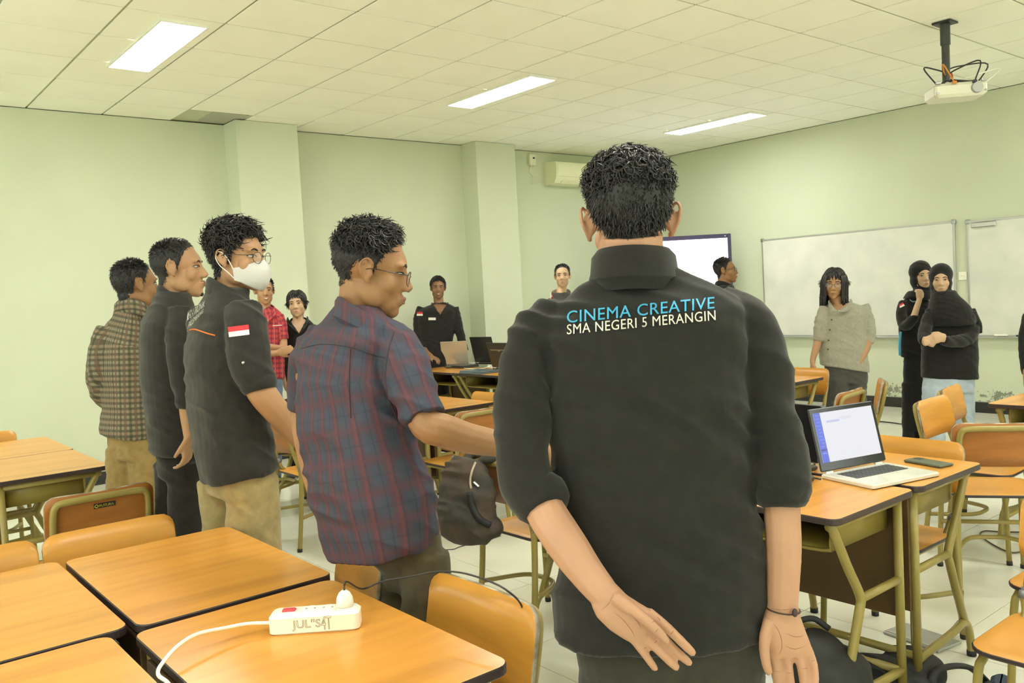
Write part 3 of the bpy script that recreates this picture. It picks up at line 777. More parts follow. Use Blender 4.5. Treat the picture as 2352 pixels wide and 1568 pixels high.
    wd = (width*(.45+.55*np.clip(L/.02, 0, 1.2)))[:, None]*np.array([1, 1.05, 1, .9, .75, .5, .15][-(S+1):] if S == 6 else [1, 1.05, .9, .6, .15])[None, :]
    ang = np.array([0, 2.094, 4.189])
    V = pts[:, :, None, :]+wd[:, :, None, None]*(np.cos(ang)[None, None, :, None]*A[:, :, None, :]+.6*np.sin(ang)[None, None, :, None]*B[:, :, None, :])
    V = H.pts(V.reshape(-1, 3)); base = np.arange(m)[:, None]*(S+1)*3
    quad = []
    for k in range(S):
        for i in range(3):
            quad.append(np.stack([base[:, 0]+k*3+i, base[:, 0]+k*3+(i+1) % 3, base[:, 0]+k*3+3+(i+1) % 3, base[:, 0]+k*3+3+i], 1))
    Q = np.concatenate(quad)
    me = bpy.data.meshes.new('locks'); me.vertices.add(len(V)); me.vertices.foreach_set('co', V.ravel())
    me.loops.add(Q.size); me.loops.foreach_set('vertex_index', Q.ravel().astype(np.int32)); me.polygons.add(len(Q))
    me.polygons.foreach_set('loop_start', np.arange(0, Q.size, 4, dtype=np.int32)); me.polygons.foreach_set('use_smooth', [True]*len(Q)); me.update(); me.validate()
    me.materials.append(HAIRM); o = bpy.data.objects.new('locks', me); link(o, h); h['kind'] = 'stuff'; o['kind'] = 'stuff'; return h

def glasses(H, bv, root, m=WIRE, rad=.0235, zc=-.002, tilt=0.):
    yf = .103
    mb = MB(); t = np.linspace(0, 2*math.pi, 29)[:-1]
    for s in (-1, 1):
        mb.tube(H.pts(np.stack([s*.0335+rad*np.cos(t), yf-.006*np.abs(np.cos(t))*(s*np.cos(t) > 0), zc+rad*.86*np.sin(t)], 1)), .0011*H.sc, 6, closed=True)
        mb.tube(H.pts(spline([(s*(.0335+rad), yf-.006, zc+.008), (s*.064, yf-.012, zc+.009), (s*.079, .05, zc+.010), (s*.083, .0, zc+.010), (s*.083, -.02, zc-.004)], 4)), .0012*H.sc, 6)
    mb.tube(H.pts(spline([(-.0335+rad, yf, zc+.004), (0, yf+.003, zc+.007), (.0335-rad, yf, zc+.004)], 4)), .0011*H.sc, 6)
    g = obj('glasses', mb, m, root, True, 0)
    for s in (-1, 1):
        mb = MB(); P = H.pts(np.stack([s*.0335+rad*np.cos(t), yf-.006*np.abs(np.cos(t))*(s*np.cos(t) > 0), zc+rad*.86*np.sin(t)], 1)); q = H.A[:, 1]*.0012
        mb.loft([P-q*.5, P+q*.5]); obj('lens', mb, LENS, g, True, 30)
    return g

# hand: palm and five fingers -----------------------------------------
def hand(mb, wrist, d, nrm, thumb, size=1.0, curl=.35, spread=.10, tcurl=.3, wr=.026, curls=None, tside=.9):
    """d: along the hand, nrm: out of the palm, thumb: +1/-1 side (along cross(d, nrm))"""
    d = np.asarray(d, float); d /= np.linalg.norm(d); nrm = np.asarray(nrm, float); nrm = nrm-d*(nrm@d); nrm /= np.linalg.norm(nrm); sd = np.cross(d, nrm)*thumb
    s = size; w = np.asarray(wrist, float)
    R = []
    for t, hw, th in ((-.01, wr*.98, wr*.72), (.015, .030*s, .017*s), (.045*s, .0385*s, .0155*s), (.075*s, .041*s, .0135*s), (.092*s, .0385*s, .0105*s)):
        R.append(superell(w+d*t+nrm*.003*s, sd*hw, nrm*th, 2.6, 16))
    mb.loft(R)
    mb.ell(w+d*.035*s+sd*.024*s+nrm*.008*s, np.array([.030, .017, .014])*s, np.stack([d*.85+sd*.5, np.cross(nrm, d*.85+sd*.5), nrm], 1), 12, 8)
    for i, (off, L, r) in enumerate(((.0285, .072, .0088), (.0095, .080, .0090), (-.0095, .074, .0086), (-.0275, .058, .0077))):
        c = curls[i] if curls else curl*(1+.12*i)
        p = w+d*.086*s+sd*off*s; dirn = d+sd*spread*(off/.02)*.6; dirn /= np.linalg.norm(dirn); P = [p-d*.02*s, p]; a = 0
        for f in (.45, .32, .23):
            a += c*(1.0 if f > .4 else 1.15); v = dirn*math.cos(a)+nrm*math.sin(a); P.append(P[-1]+v*L*f*s)
        mb.tube(P, np.array([r*.95, r, r*.95, r*.88, r*.62])*s, 8)
    p = w+d*.022*s+sd*.027*s+nrm*.004*s; v = d*.72+sd*tside*.8+nrm*.25; v /= np.linalg.norm(v); P = [p-v*.012*s, p+v*.026*s]
    v = d*(.92)+sd*.32*tside+nrm*tcurl; v /= np.linalg.norm(v); P.append(P[-1]+v*.030*s); v = d*1+nrm*tcurl*1.2; v /= np.linalg.norm(v); P.append(P[-1]+v*.024*s)
    mb.tube(P, np.array([.0125, .0115, .0098, .0068])*s, 8)

class Fig:
    """a standing person; outlines are given as seen from the camera at depth D and become solid sections there"""
    def __init__(s, label, D, yaw, skin_mat, voxel, ufoot, group=None):
        s.D = D; s.yaw = math.radians(yaw); s.sk = skin_mat; s.vx = voxel
        s.px = D/FPX
        f = W(ufoot, foot_v(ufoot, D), D); f[2] = 0
        s.root = worldthing('person', label, 'person', tuple(f), group)
        s.lat = math.cos(s.yaw)*RH-math.sin(s.yaw)*FH; s.fwd = math.cos(s.yaw)*FH+math.sin(s.yaw)*RH
        s.body = MB(); s.seed = D*7.3
    def P(s, u, v, dd=0): return W(u, v, s.D+dd)
    def rings(s, secs, ratio=.62, grow=0., n=28, e=2.4):
        out = []
        k = math.sqrt(math.cos(s.yaw)**2+(ratio*math.sin(s.yaw))**2)
        for q in secs:
            v, uL, uR = q[:3]; tilt = q[3] if len(q) > 3 else 0; dd = q[4] if len(q) > 4 else 0; rt = q[5] if len(q) > 5 else ratio
            D = s.D+dd; c = W((uL+uR)/2, v, D); hw = (uR-uL)/2*D/FPX+grow; a = hw/k
            ax = s.lat*a; ay = s.fwd*a*rt
            sl = -tilt                       # picture slope of the section, downwards to the right positive
            ax = ax+UP*(sl*(ax@RH)); ay = ay+UP*(sl*(ay@RH))
            out.append(superell(c, ax, ay, e, n))
        return out
    def limb(s, mb, pts, grow=1.0, n=14, k=3):
        P = np.array([s.P(u, v, dd) for u, v, dd, r in pts]); R = np.array([r*(s.D+dd)/FPX for u, v, dd, r in pts])
        Q = spline(np.hstack([P, R[:, None]]), k); mb.tube(Q[:, :3], Q[:, 3]*grow, n); return Q
    def torso(s, secs, sleeves, m, ratio=.62, wrinkle=.004, name='shirt', smooth=5, vx=None, patt=True, extra=None):
        mb = MB(); R = s.rings(secs, ratio); mb.loft(R); s.secs = secs; s.ratio = ratio
        bones = [([r.mean(0) for r in (R[0], R[len(R)//2], R[-1])], .16, -s.fwd)]
        for sl in sleeves:
            Q = s.limb(mb, sl); bones.append((Q[:, :3][::2] if len(Q) > 5 else Q[:, :3], .06, UP*.01-s.fwd))
        if extra: extra(mb)
        s.shirt = fused(name, mb, vx or s.vx*1.25, m, s.root, smooth, wrinkle, s.seed, bones if patt else None)
        s.body.loft(s.rings([q for q in secs], ratio, -.022)); return s.shirt
    def head(s, u, v, yaw, pitch=0, roll=0, sc=1.0, neck=None, nr=.052, dd=0, wide=1.0, chin=1.0, ears=True, nose=1.0):
        s.H = Head(u, v, s.D+dd, yaw, pitch, roll, sc); head_shapes(s.body, s.H, wide, chin, ears, nose)
        a = s.H.p(0, -.022, -.03); b = s.P(*neck)
        m_ = (s.H.p(0, -.016, -.085)*.6+b*.4); s.body.tube(spline([a, m_, b, b-UP*.08], 4), nr*sc, 14)
    def arm(s, pts): return s.limb(s.body, pts, n=12)
    def make_body(s, smooth=3):
        o = fused('body', s.body, s.vx, s.sk, s.root, smooth); s.bv = bvh_of(o); s.H.bv = s.bv; s.bodyo = o; return o
    def collar(s, m, ring, h=.04, thick=.004, lean=.006, gap=None, name='collar', fold=True):
        """standing collar: ring of (u, v, dd) around the neck"""
        P = spline(np.array([s.P(*q) for q in ring]), 4); c = P.mean(0); out = P-c; out[:, 2] = 0; out /= np.linalg.norm(out, axis=1, keepdims=True)
        prof = [(-.004, -.034), (.0, h*.6), (lean*-1, h), (lean*-1+thick, h+.001), (thick*1.6, h*.75), (thick*2.6, h*.05), (thick*2.6+.004, -.010), (thick*2.2, -.014), (.002, -.034)] if fold else [(0, -.015), (-lean, h), (-lean+thick, h), (thick, -.015)]
        mb = MB(); R = [P+out*a+UP*b for a, b in prof]; m_ = len(P); k = len(prof)
        V = np.stack(R, 1).reshape(-1, 3); F = []
        for i in range(m_-1):
            for j in range(k):
                F.append((i*k+j, i*k+(j+1) % k, (i+1)*k+(j+1) % k, (i+1)*k+j))
        F += [tuple(range(k)), tuple(range((m_-1)*k, m_*k))[::-1]]
        mb.add(V, F); o = obj(name, mb, m, s.shirt, True, 50)
        al = np.concatenate([[0], np.cumsum(np.linalg.norm(np.diff(P, axis=0), axis=1))]); uv = np.stack([np.repeat(al, k), np.tile(np.cumsum([0]+[math.hypot(prof[q+1][0]-prof[q][0], prof[q+1][1]-prof[q][1]) for q in range(k-1)]), m_), np.zeros(m_*k)], 1)
        a_ = o.data.attributes.new('cloth', 'FLOAT_VECTOR', 'POINT'); a_.data.foreach_set('vector', uv.ravel())
        return o
    def pcollar(s, m, back, front, d, h=.036, gap=.02, name='collar', dd=0.):
        """collar of a figure seen from the side: back and front of the neck in the picture, half breadth d in depth"""
        (ub, vb), (uf, vf) = back, front; um, vm = ub*.45+uf*.55, vb*.42+vf*.58
        return s.collar(m, [(uf, vf+3, dd-gap), (uf*.9+um*.1, vf-2, dd-d*.62), (um, vm, dd-d), (ub*.8+um*.2, vb*.85+vm*.15, dd-d*.72), (ub, vb, dd), (ub*.8+um*.2, vb*.85+vm*.15, dd+d*.72), (um, vm, dd+d), (uf*.9+um*.1, vf-2, dd+d*.62), (uf, vf+3, dd+gap)], h, .004, .006, name=name)
    def open_neck(s, tri):
        """cut the throat opening of a shirt (corner pixels of the opening on the front)"""
        me = s.shirt.data; V = getV(me); rel = V-CC; z = rel@CF; u = 1176+FPX*(rel@CR)/z; v = 784-FPX*(rel@CU)/z; t = [np.array(q, float) for q in tri]; ins = np.ones(len(V), bool); sg = 0
        for a in range(3):
            b = (a+1) % 3; cr = (t[b][0]-t[a][0])*(v-t[a][1])-(t[b][1]-t[a][1])*(u-t[a][0]); sg = sg or np.sign((t[b][0]-t[a][0])*(t[(a+2) % 3][1]-t[a][1])-(t[b][1]-t[a][1])*(t[(a+2) % 3][0]-t[a][0])); ins &= cr*sg > 0
        ins &= z < s.D-.015
        bm = bmesh.new(); bm.from_mesh(me); bm.verts.ensure_lookup_table(); bmesh.ops.delete(bm, geom=[bm.verts[i] for i in np.nonzero(ins)[0]], context='VERTS'); bm.to_mesh(me); bm.free()
    def seam(s, L, r, m, name='seam', off=.0005, parent=None):
        vb = bvh_of(s.shirt); P = []
        for u, v in spline(np.array(L, float), 6):
            d = ray(u, v); d /= np.linalg.norm(d); h = vb.ray_cast(Vector(CC), Vector(d))
            if h[0] is not None: P.append(np.array(h[0])-d*off)
        mb = MB(); mb.tube(P, r, 6); return obj(name, mb, m, parent or s.shirt, True, 0)
    def cuff(s, a, b, r, m, th=.006, name='cuff'):
        """rolled band of cloth from a to b"""
        A = s.P(*a); B = s.P(*b); t = np.linspace(0, 1, 6); R = r*s.px
        mb = MB(); mb.tube(A+(B-A)*t[:, None], R*np.array([.94, 1.06, 1.09, 1.09, 1.05, .92]), 18)
        me = mesh(name, mb, m); V = getV(me); N = getN(me); V += N*(vnoise(V*45)*.0025)[:, None]; setV(me, V); return link(bpy.data.objects.new(name, me), s.shirt)
    def legs(s, hip, legs, m, ratio=.8, wrinkle=.004, foot=SHOEB, footdir=None, name='trousers', shoes=True, kick=.0):
        """hip: torso-like sections; legs: limbs ending with (u, None, dd, r): carried down to the ankle"""
        mb = MB(); hr = s.ratio*1.0; mb.loft(s.rings(hip, hr, -.010)); s.body.loft(s.rings(hip, hr, -.03)); ends = []
        for L in legs:
            L = list(L); u, v, dd, r = L[-1]
            if v is None: L[-1] = (u, foot_v(u, s.D+dd, .035), dd, r)
            Q = s.limb(mb, L, n=16); s.body.tube(Q[:, :3], Q[:, 3]*.62, 10); ends.append((Q[-1][:3], Q[-1][3]))
        o = fused(name, mb, s.vx*1.5, m, s.root, 4, wrinkle, s.seed+3)
        fd = s.fwd if footdir is None else footdir
        for e, r in ends if shoes else ():
            sb = MB(); b = np.array([e[0], e[1], 0.]); sd = np.cross(UP, fd); M = np.stack([sd, fd, UP], 1)
            sb.ell(b+fd*.045+UP*.040, (.045, .115, .040), M, 16, 10); sb.ell(b+UP*.062, (.040, .050, .055), M, 14, 8); sb.ell(b+fd*.11+UP*.032, (.046, .060, .034), M, 14, 8)
            V = np.concatenate(sb.v); V[:, 2] = np.maximum(V[:, 2], .012); sb.v = [V]
            me = fuse(sb, .008, 3); me.materials.append(foot); me.polygons.foreach_set('use_smooth', [True]*len(me.polygons)); sh = link(bpy.data.objects.new('shoe', me), s.root)
            so = MB(); ring = np.array([b+fd*(.045+.125*math.sin(t))+sd*.047*math.cos(t)*(1 if math.sin(t) > 0 else .88) for t in np.linspace(0, 2*math.pi, 25)[:-1]])
            so.loft([ring, ring+UP*.02]); obj('sole', so, SOLE, sh)
        s.tr = o; return o
    def patch(s, name, quad, m, nx=4, ny=3, off=.002, target=None):
        V, F = gridsq(nx, ny); return decal(name, V, F, quad, bvh_of(target or s.shirt), m, s.shirt, off)
    def flag(s, quad, off=.0025):
        V, F = gridsq(6, 6); o = decal('flag_patch', V, F, quad, bvh_of(s.shirt), mat('flag_white', (.78, .76, .70), .6), s.shirt, off)
        o.data.materials.append(mat('flag_red', (.62, .02, .035), .6))
        o.data.polygons.foreach_set('material_index', [1 if k >= 18 else 0 for k in range(36)]); return o
    def print_(s, body, quad, m, bold=.02, sub=.12, off=.003, name='lettering', spacing=1.0):
        V, F = text2d(body, bold, sub, spacing); return decal(name, V, F, quad, bvh_of(s.shirt), m, s.shirt, off)
SK_LIGHT = skin('skin_light', (.475, .255, .158)); SK_MID = skin('skin_mid', (.41, .225, .115)); SK_BROWN = skin('skin_brown', (.315, .16, .072)); SK_FAIR = skin('skin_fair', (.55, .36, .22)); SK_DARK = skin('skin_dark', (.25, .125, .062))
def cloth(name, col, rough=.85, noise=.25, bump=.35, bs=500, scale=30): return mat(name, col, rough, noise=noise, scale=scale, bump=bump, bscale=bs, spec=.2, sheen=.15)
BLK = cloth('black_twill', (.0185, .0175, .0165)); BLK2 = cloth('faded_black_twill', (.028, .0265, .024)); BLK3 = cloth('black_cotton', (.016, .015, .014))
KHAKI = cloth('khaki_cotton', (.34, .255, .115)); KHAKI2 = cloth('dark_khaki_cotton', (.30, .205, .075)); OLIVE = cloth('olive_black_denim', (.085, .066, .036)); BLKT = cloth('black_trouser', (.018, .015, .013))
CHARC = cloth('charcoal_denim', (.075, .075, .065)); BLUEJ = cloth('blue_denim', (.14, .20, .30)); PALEJ = cloth('pale_denim', (.46, .54, .62), noise=.2, scale=12); GREYL = cloth('grey_linen', (.33, .315, .25), noise=.15, scale=60)
PL4 = plaid('plaid_blue_red', (.052, .060, .088), [(0, .058, .38, 0, (.090, .042, .056), .60), (1, .080, .34, .3, (.082, .045, .062), .45), (0, .058, .05, .0, (.155, .045, .050), .5), (0, .029, .05, .25, (.035, .042, .065), .55), (1, .040, .05, .1, (.04, .045, .068), .4), (1, .080, .04, .3, (.13, .045, .052), .35)])
PL1 = plaid('plaid_olive_check', (.235, .215, .15), [(0, .026, .40, 0, (.055, .052, .036), .72), (1, .026, .40, .2, (.055, .052, .036), .72), (0, .052, .10, .25, (.26, .13, .085), .4), (1, .052, .10, .1, (.24, .13, .085), .4)])
PL6 = plaid('plaid_red', (.52, .055, .06), [(0, .042, .36, 0, (.16, .03, .055), .7), (1, .042, .36, .2, (.16, .03, .055), .7), (0, .084, .06, .3, (.65, .25, .22), .5)])
BLUEP = mat('blue_print', (.05, .36, .62), .6); WHITEPR = mat('white_print', (.74, .70, .64), .6); GREYPR = mat('grey_print', (.50, .50, .45), .6)

# --- the man with his back to the camera ---------------------------------------------------------------
f = Fig('man seen from behind in a black shirt with blue and white lettering across his back', 1.67, 2, SK_LIGHT, .0034, 1500)
f.head(1446, 508, 2, -2, 0, 1.03, neck=(1456, 640, .0), nr=.058)
f.torso([(1452, 1274, 1758, .01, -.01, .52), (1440, 1270, 1758, .01), (1380, 1272, 1756, 0), (1300, 1276, 1748), (1200, 1278, 1738), (1100, 1274, 1728), (1000, 1268, 1722), (900, 1258, 1716), (820, 1246, 1712), (760, 1236, 1708, 0, 0, .56), (715, 1240, 1708, 0, 0, .5), (688, 1270, 1685, 0, .0, .46), (664, 1315, 1640, 0, .0, .44), (642, 1350, 1590, 0, .0, .5), (622, 1368, 1550, 0, 0, .7), (608, 1374, 1538, 0, 0, .8)],
        [[(1290, 715, .02, 40), (1240, 745, .0, 52), (1216, 800, -.01, 57), (1204, 880, -.02, 60), (1199, 980, -.03, 60), (1200, 1060, -.05, 64), (1216, 1115, -.06, 66), (1246, 1160, -.08, 58)],
         [(1650, 690, .02, 40), (1708, 725, 0, 52), (1738, 790, -.01, 54), (1760, 880, -.02, 57), (1775, 980, -.03, 60), (1787, 1060, -.04, 66), (1792, 1110, -.05, 66), (1793, 1150, -.05, 56)]], BLK, .58, .010, vx=.0065)
f.cuff((1228, 1118, -.055), (1256, 1172, -.085), 58, BLK); f.cuff((1792, 1092, -.05), (1794, 1160, -.055), 57, BLK)
f.arm([(1250, 800, 0, 40), (1210, 1000, -.03, 40), (1228, 1120, -.06, 42), (1256, 1180, -.09, 47), (1305, 1255, -.13, 47), (1350, 1318, -.16, 41), (1388, 1364, -.183, 36), (1412, 1394, -.190, 27), (1436, 1418, -.196, 17)])
f.arm([(1735, 800, 0, 40), (1778, 1000, -.03, 40), (1793, 1110, -.05, 42), (1797, 1190, -.055, 41), (1800, 1260, -.06, 40), (1799, 1330, -.065, 37), (1797, 1388, -.07, 35), (1799, 1425, -.074, 27), (1803, 1460, -.078, 17)])
# left hand laid across the small of his back, palm out
def fing(pts): 
    P = np.array([f.P(u, v, dd) for u, v, dd, r in pts]); R = np.array([r*.76*(f.D+dd)/FPX for u, v, dd, r in pts]); Q = spline(np.hstack([P, R[:, None]]), 3); f.body.tube(Q[:, :3], Q[:, 3], 10)
v1 = np.array([.66, .75]); 
def palm(pts):
    rr = []
    for u0, w0, u1, w1, dd, th in pts:
        a, b = f.P(u0, w0, dd), f.P(u1, w1, dd); rr.append(superell((a+b)/2, (b-a)/2, CF*th, 2.6, 18))
    f.body.loft(rr)
palm([(1358, 1390, 1420, 1345, -.187, .019), (1370, 1416, 1440, 1366, -.192, .021), (1400, 1446, 1470, 1385, -.197, .020), (1434, 1468, 1496, 1400, -.200, .017), (1458, 1480, 1512, 1416, -.202, .013)])
fing([(1488, 1405, -.203, 17), (1522, 1432, -.208, 16), (1554, 1462, -.209, 15), (1580, 1488, -.205, 14), (1594, 1502, -.202, 11)])
fing([(1484, 1428, -.198, 17), (1514, 1455, -.197, 15.5), (1545, 1488, -.194, 14.5), (1572, 1512, -.189, 13.5), (1586, 1524, -.186, 10.5)])
fing([(1472, 1452, -.202, 16.5), (1502, 1482, -.205, 15), (1528, 1508, -.202, 14), (1548, 1527, -.197, 13), (1557, 1535, -.194, 10)])
fing([(1455, 1466, -.202, 15), (1474, 1492, -.205, 13.5), (1490, 1514, -.203, 12.5), (1502, 1531, -.199, 11.5), (1506, 1538, -.197, 9)])
fing([(1412, 1372, -.205, 22), (1448, 1396, -.222, 20), (1484, 1424, -.230, 17), (1514, 1452, -.232, 15.5), (1533, 1474, -.230, 11)])
# right hand hanging, palm to the camera
palm([(1763, 1385, 1832, 1388, -.07, .020), (1755, 1412, 1838, 1415, -.073, .021), (1748, 1445, 1850, 1448, -.077, .020), (1752, 1480, 1862, 1478, -.08, .017), (1760, 1512, 1866, 1500, -.08, .013)])
fing([(1776, 1505, -.082, 16), (1784, 1550, -.087, 15.5), (1791, 1592, -.095, 14.5), (1795, 1622, -.108, 13), (1796, 1634, -.113, 9)])
fing([(1806, 1506, -.082, 16), (1813, 1556, -.087, 15.5), (1819, 1600, -.097, 14.5), (1822, 1632, -.110, 13), (1823, 1644, -.115, 9)])
fing([(1834, 1500, -.082, 15.5), (1844, 1546, -.087, 15), (1849, 1588, -.096, 14), (1850, 1618, -.108, 12.5), (1850, 1630, -.113, 9)])
fing([(1856, 1490, -.080, 14), (1868, 1524, -.085, 13), (1872, 1556, -.092, 12.5), (1871, 1580, -.103, 11), (1870, 1590, -.107, 8)])
fing([(1768, 1425, -.085, 20), (1757, 1464, -.097, 18), (1756, 1500, -.104, 15.5), (1762, 1532, -.106, 14), (1768, 1548, -.106, 10)])
f.legs([(1330, 1300, 1735, 0, 0), (1440, 1306, 1762), (1520, 1322, 1766, 0, .0), (1560, 1340, 1762)],
       [[(1430, 1470, .0, 70), (1432, 1560, 0, 100), (1440, 1760, 0, 92), (1440, 1990, 0, 78), (1440, None, 0, 72)], [(1648, 1470, .0, 72), (1652, 1560, 0, 106), (1645, 1760, 0, 95), (1640, 1990, 0, 78), (1640, None, 0, 72)]], cloth('black_denim', (.040, .036, .028)), .62, .005)
f.make_body(2)
f.collar(BLK, [(1506, 660, .07), (1538, 640, .045), (1547, 628, .0), (1526, 622, -.055), (1455, 620, -.088), (1390, 626, -.055), (1368, 634, .0), (1378, 646, .045), (1410, 664, .07)], .046, .004, .008)
f.print_('CINEMA CREATIVE', ((1302, 742), (1641, 708), (1641, 681), (1302, 714)), BLUEP, .0035, .05, .004, 'blue_lettering', 1.06)
f.print_('SMA NEGERI 5 MERANGIN', ((1302, 768), (1644, 735), (1643, 712), (1302, 745)), WHITEPR, .0035, .05, .004, 'white_lettering', 1.06)
CRE = mat('skin_crease', (.30, .125, .072), .6)
def crease(L, r=.0009):
    P = []
    for u, v in spline(np.array(L, float), 5):
        d = ray(u, v); d /= np.linalg.norm(d); h = f.bv.ray_cast(Vector(CC), Vector(d))
        if h[0] is not None and (np.array(h[0])-CC)@CF < f.D-.02: P.append(np.array(h[0])+d*r*.45)
    if len(P) > 2: q = len(P); mb = MB(); mb.tube(P, r*(1-np.linspace(-1, 1, q)**2*.7), 5); obj('skin_crease', mb, CRE, f.bodyo, True, 0)
for L in ([(1402, 1400), (1430, 1422), (1452, 1450), (1458, 1466)], [(1440, 1400), (1462, 1424), (1474, 1446)], [(1376, 1404), (1396, 1388), (1412, 1362)], [(1508, 1414), (1518, 1426)], [(1512, 1442), (1504, 1454)], [(1502, 1478), (1510, 1470)], [(1548, 1446), (1540, 1458)], [(1496, 1430), (1506, 1424)], [(1478, 1490), (1486, 1484)],
          [(1768, 1420), (1790, 1452), (1796, 1486), (1786, 1508)], [(1800, 1452), (1828, 1462), (1850, 1458)], [(1798, 1480), (1826, 1490), (1856, 1480)], [(1766, 1396), (1798, 1400), (1830, 1396)], [(1772, 1540), (1794, 1542)], [(1806, 1545), (1826, 1545)], [(1838, 1536), (1856, 1534)], [(1862, 1518), (1876, 1515)]): crease(L)
mb = MB(); c = f.P(1797, 1394, -.07); t = np.linspace(0, 2*math.pi, 25)[:-1]; rr = 36*f.px
mb.tube(np.array([c+RH*rr*1.03*math.cos(a)+FH*rr*1.06*math.sin(a)-UP*(.004*math.cos(a)+.002) for a in t]), .0016, 6, closed=True)
br = obj('bracelet', mb, mat('brown_cord', (.05, .028, .02), .6), f.root, True, 0)
mb = MB(); mb.ell(f.P(1826, 1407, -.104), (.006, .005, .008)); obj('bead', mb, mat('dark_bead', (.04, .02, .015), .3), br, True, 0)
HLF = [(0, .62), (.5, .58), (.8, .42), (1.0, .12), (1.12, -.15), (1.24, -.3), (1.46, .1), (1.68, .06), (1.85, -.22), (2.1, -.48), (2.5, -.62), (3.15, -.66)]
hair(f.H, f.root, 5, top=.029, side=.0095, curl=.0105, n=5200, tmid=.22, flow=lambda N: np.stack([N[:, 0]*.6, N[:, 1]*.5, -.2*np.ones(len(N))], 1), width=.0033, line=HLF, mess=.55, lift=.5, turns=9)

# --- man in the blue and red plaid shirt -----------------------------------------------------------------
f = Fig('man in blue and red plaid shirt and round glasses, looking down', 2.3, 42, SK_BROWN, .0042, 960)
f.head(853, 620, 84, -13, -2, 1.01, neck=(812, 742, .03), nr=.054, chin=1.1)
f.torso([(1262, 752, 1000, -.20, 0), (1240, 744, 1008, -.22), (1190, 728, 1006, -.18), (1140, 710, 996, -.1), (1080, 697, 980, -.05), (1010, 685, 955), (940, 679, 930), (870, 678, 908), (820, 681, 902), (785, 688, 905), (760, 700, 905, .0, 0, .52), (742, 722, 900, .0, 0, .5), (726, 748, 890, .05, 0, .55), (712, 768, 878, .1, 0, .65), (704, 776, 872, .1, 0, .7)],
        [[(870, 765, 0, 44), (908, 795, -.05, 50), (930, 845, -.09, 54), (953, 905, -.13, 55), (976, 962, -.16, 53)],
         [(745, 775, .05, 44), (715, 820, .10, 46), (705, 880, .16, 44), (706, 930, .2, 40)]], PL4, .64, .0085)
f.arm([(915, 820, -.05, 38), (950, 910, -.13, 38), (980, 975, -.165, 39), (1018, 988, -.165, 40), (1075, 1006, -.12, 36), (1140, 1018, -.06, 31), (1205, 1030, .0, 25), (1262, 1046, .05, 21)])
hand(f.body, f.P(1262, 1046, .05), (f.P(1330, 1062, .12)-f.P(1262, 1046, .05)), -UP, 1, .95, .3)
f.arm([(712, 830, .1, 38), (702, 930, .2, 36), (703, 990, .16, 32), (718, 1080, .12, 27), (738, 1165, .07, 22)])
hand(f.body, f.P(738, 1165, .07), (f.P(790, 1225, .10)-f.P(738, 1165, .07)), f.lat, 1, .95, .5)
f.legs([(1120, 720, 990, -.1), (1170, 745, 1005, -.15), (1240, 800, 1018, -.05), (1310, 868, 1034), (1350, 880, 1034)], [[(932, 1290, .06, 50), (930, 1420, .06, 54), (930, 1640, .06, 50), (930, None, .06, 46)], [(975, 1270, -.05, 56), (980, 1420, -.05, 58), (975, 1640, -.05, 52), (970, None, -.05, 48)]], OLIVE, .8, .006)
f.make_body(3)
face(f.H, f.bv, f.root, None, (.22, .085, .055), browz=.026, squint=.55, gaze=0)
f.pcollar(PL4, (776, 716), (878, 770), .085, .040)
STCH = mat('dark_stitch', (.03, .03, .04), .8)
f.seam([(690, 800), (740, 790), (800, 796), (850, 812), (886, 822)], .0018, STCH, 'yoke_seam'); f.seam([(905, 762), (893, 800), (886, 850), (890, 900), (915, 975)], .002, STCH, 'armhole_seam'); f.seam([(805, 800), (802, 880), (806, 960)], .0016, STCH, 'back_pleat')
glasses(f.H, f.bv, f.root, mat('tortoise_frame', (.035, .02, .015), .25), .0225, -.006)
hair(f.H, f.root, 9, top=.034, side=.007, curl=.0075, n=3000, flow=(0, .55, -.1), width=.0030, mess=.5, crown=.5, front=-.02, line=[(0, .60), (.5, .56), (.8, .40), (1.0, .12), (1.15, -.20), (1.28, -.38), (1.42, -.10), (1.62, .02), (1.95, -.25), (2.2, -.55), (2.6, -.76), (3.15, -.80)])

# --- masked man ---------------------------------------------------------------------------------------------
f = Fig('curly-haired man in a white face mask, a red and white flag on his black sleeve', 3.05, 58, SK_MID, .0046, 560)
f.head(546, 592, 106, -3, 0, 1.0, neck=(508, 690, .02), nr=.053)
f.torso([(1088, 452, 640, -.13), (1060, 444, 640, -.1), (1000, 432, 630), (930, 422, 618), (860, 418, 612), (790, 420, 606), (745, 428, 602), (715, 440, 596, .1, 0, .55), (692, 456, 588, .15, 0, .55), (672, 472, 576, .2, 0, .6), (658, 480, 566, .2, 0, .75)],
        [[(560, 715, -.10, 44), (566, 760, -.15, 48), (574, 815, -.17, 48), (586, 862, -.18, 46), (596, 892, -.185, 38)],
         [(470, 720, .12, 36), (470, 800, .2, 36), (480, 880, .22, 34)]], BLK2, .62, .009)
f.cuff((588, 860, -.18), (598, 898, -.185), 37, BLK2)
f.arm([(566, 760, -.15, 34), (588, 870, -.18, 33), (606, 908, -.18, 33), (640, 950, -.14, 30), (672, 990, -.09, 25), (696, 1018, -.05, 20)])
hand(f.body, f.P(696, 1018, -.05), f.P(730, 1065, .02)-f.P(696, 1018, -.05), -f.lat, 1, .95, .4)
f.arm([(470, 800, .2, 28), (482, 900, .24, 26), (530, 985, .30, 22)]); hand(f.body, f.P(530, 985, .30), f.P(552, 1030, .33)-f.P(530, 985, .30), -f.lat, -1, .95, .4)
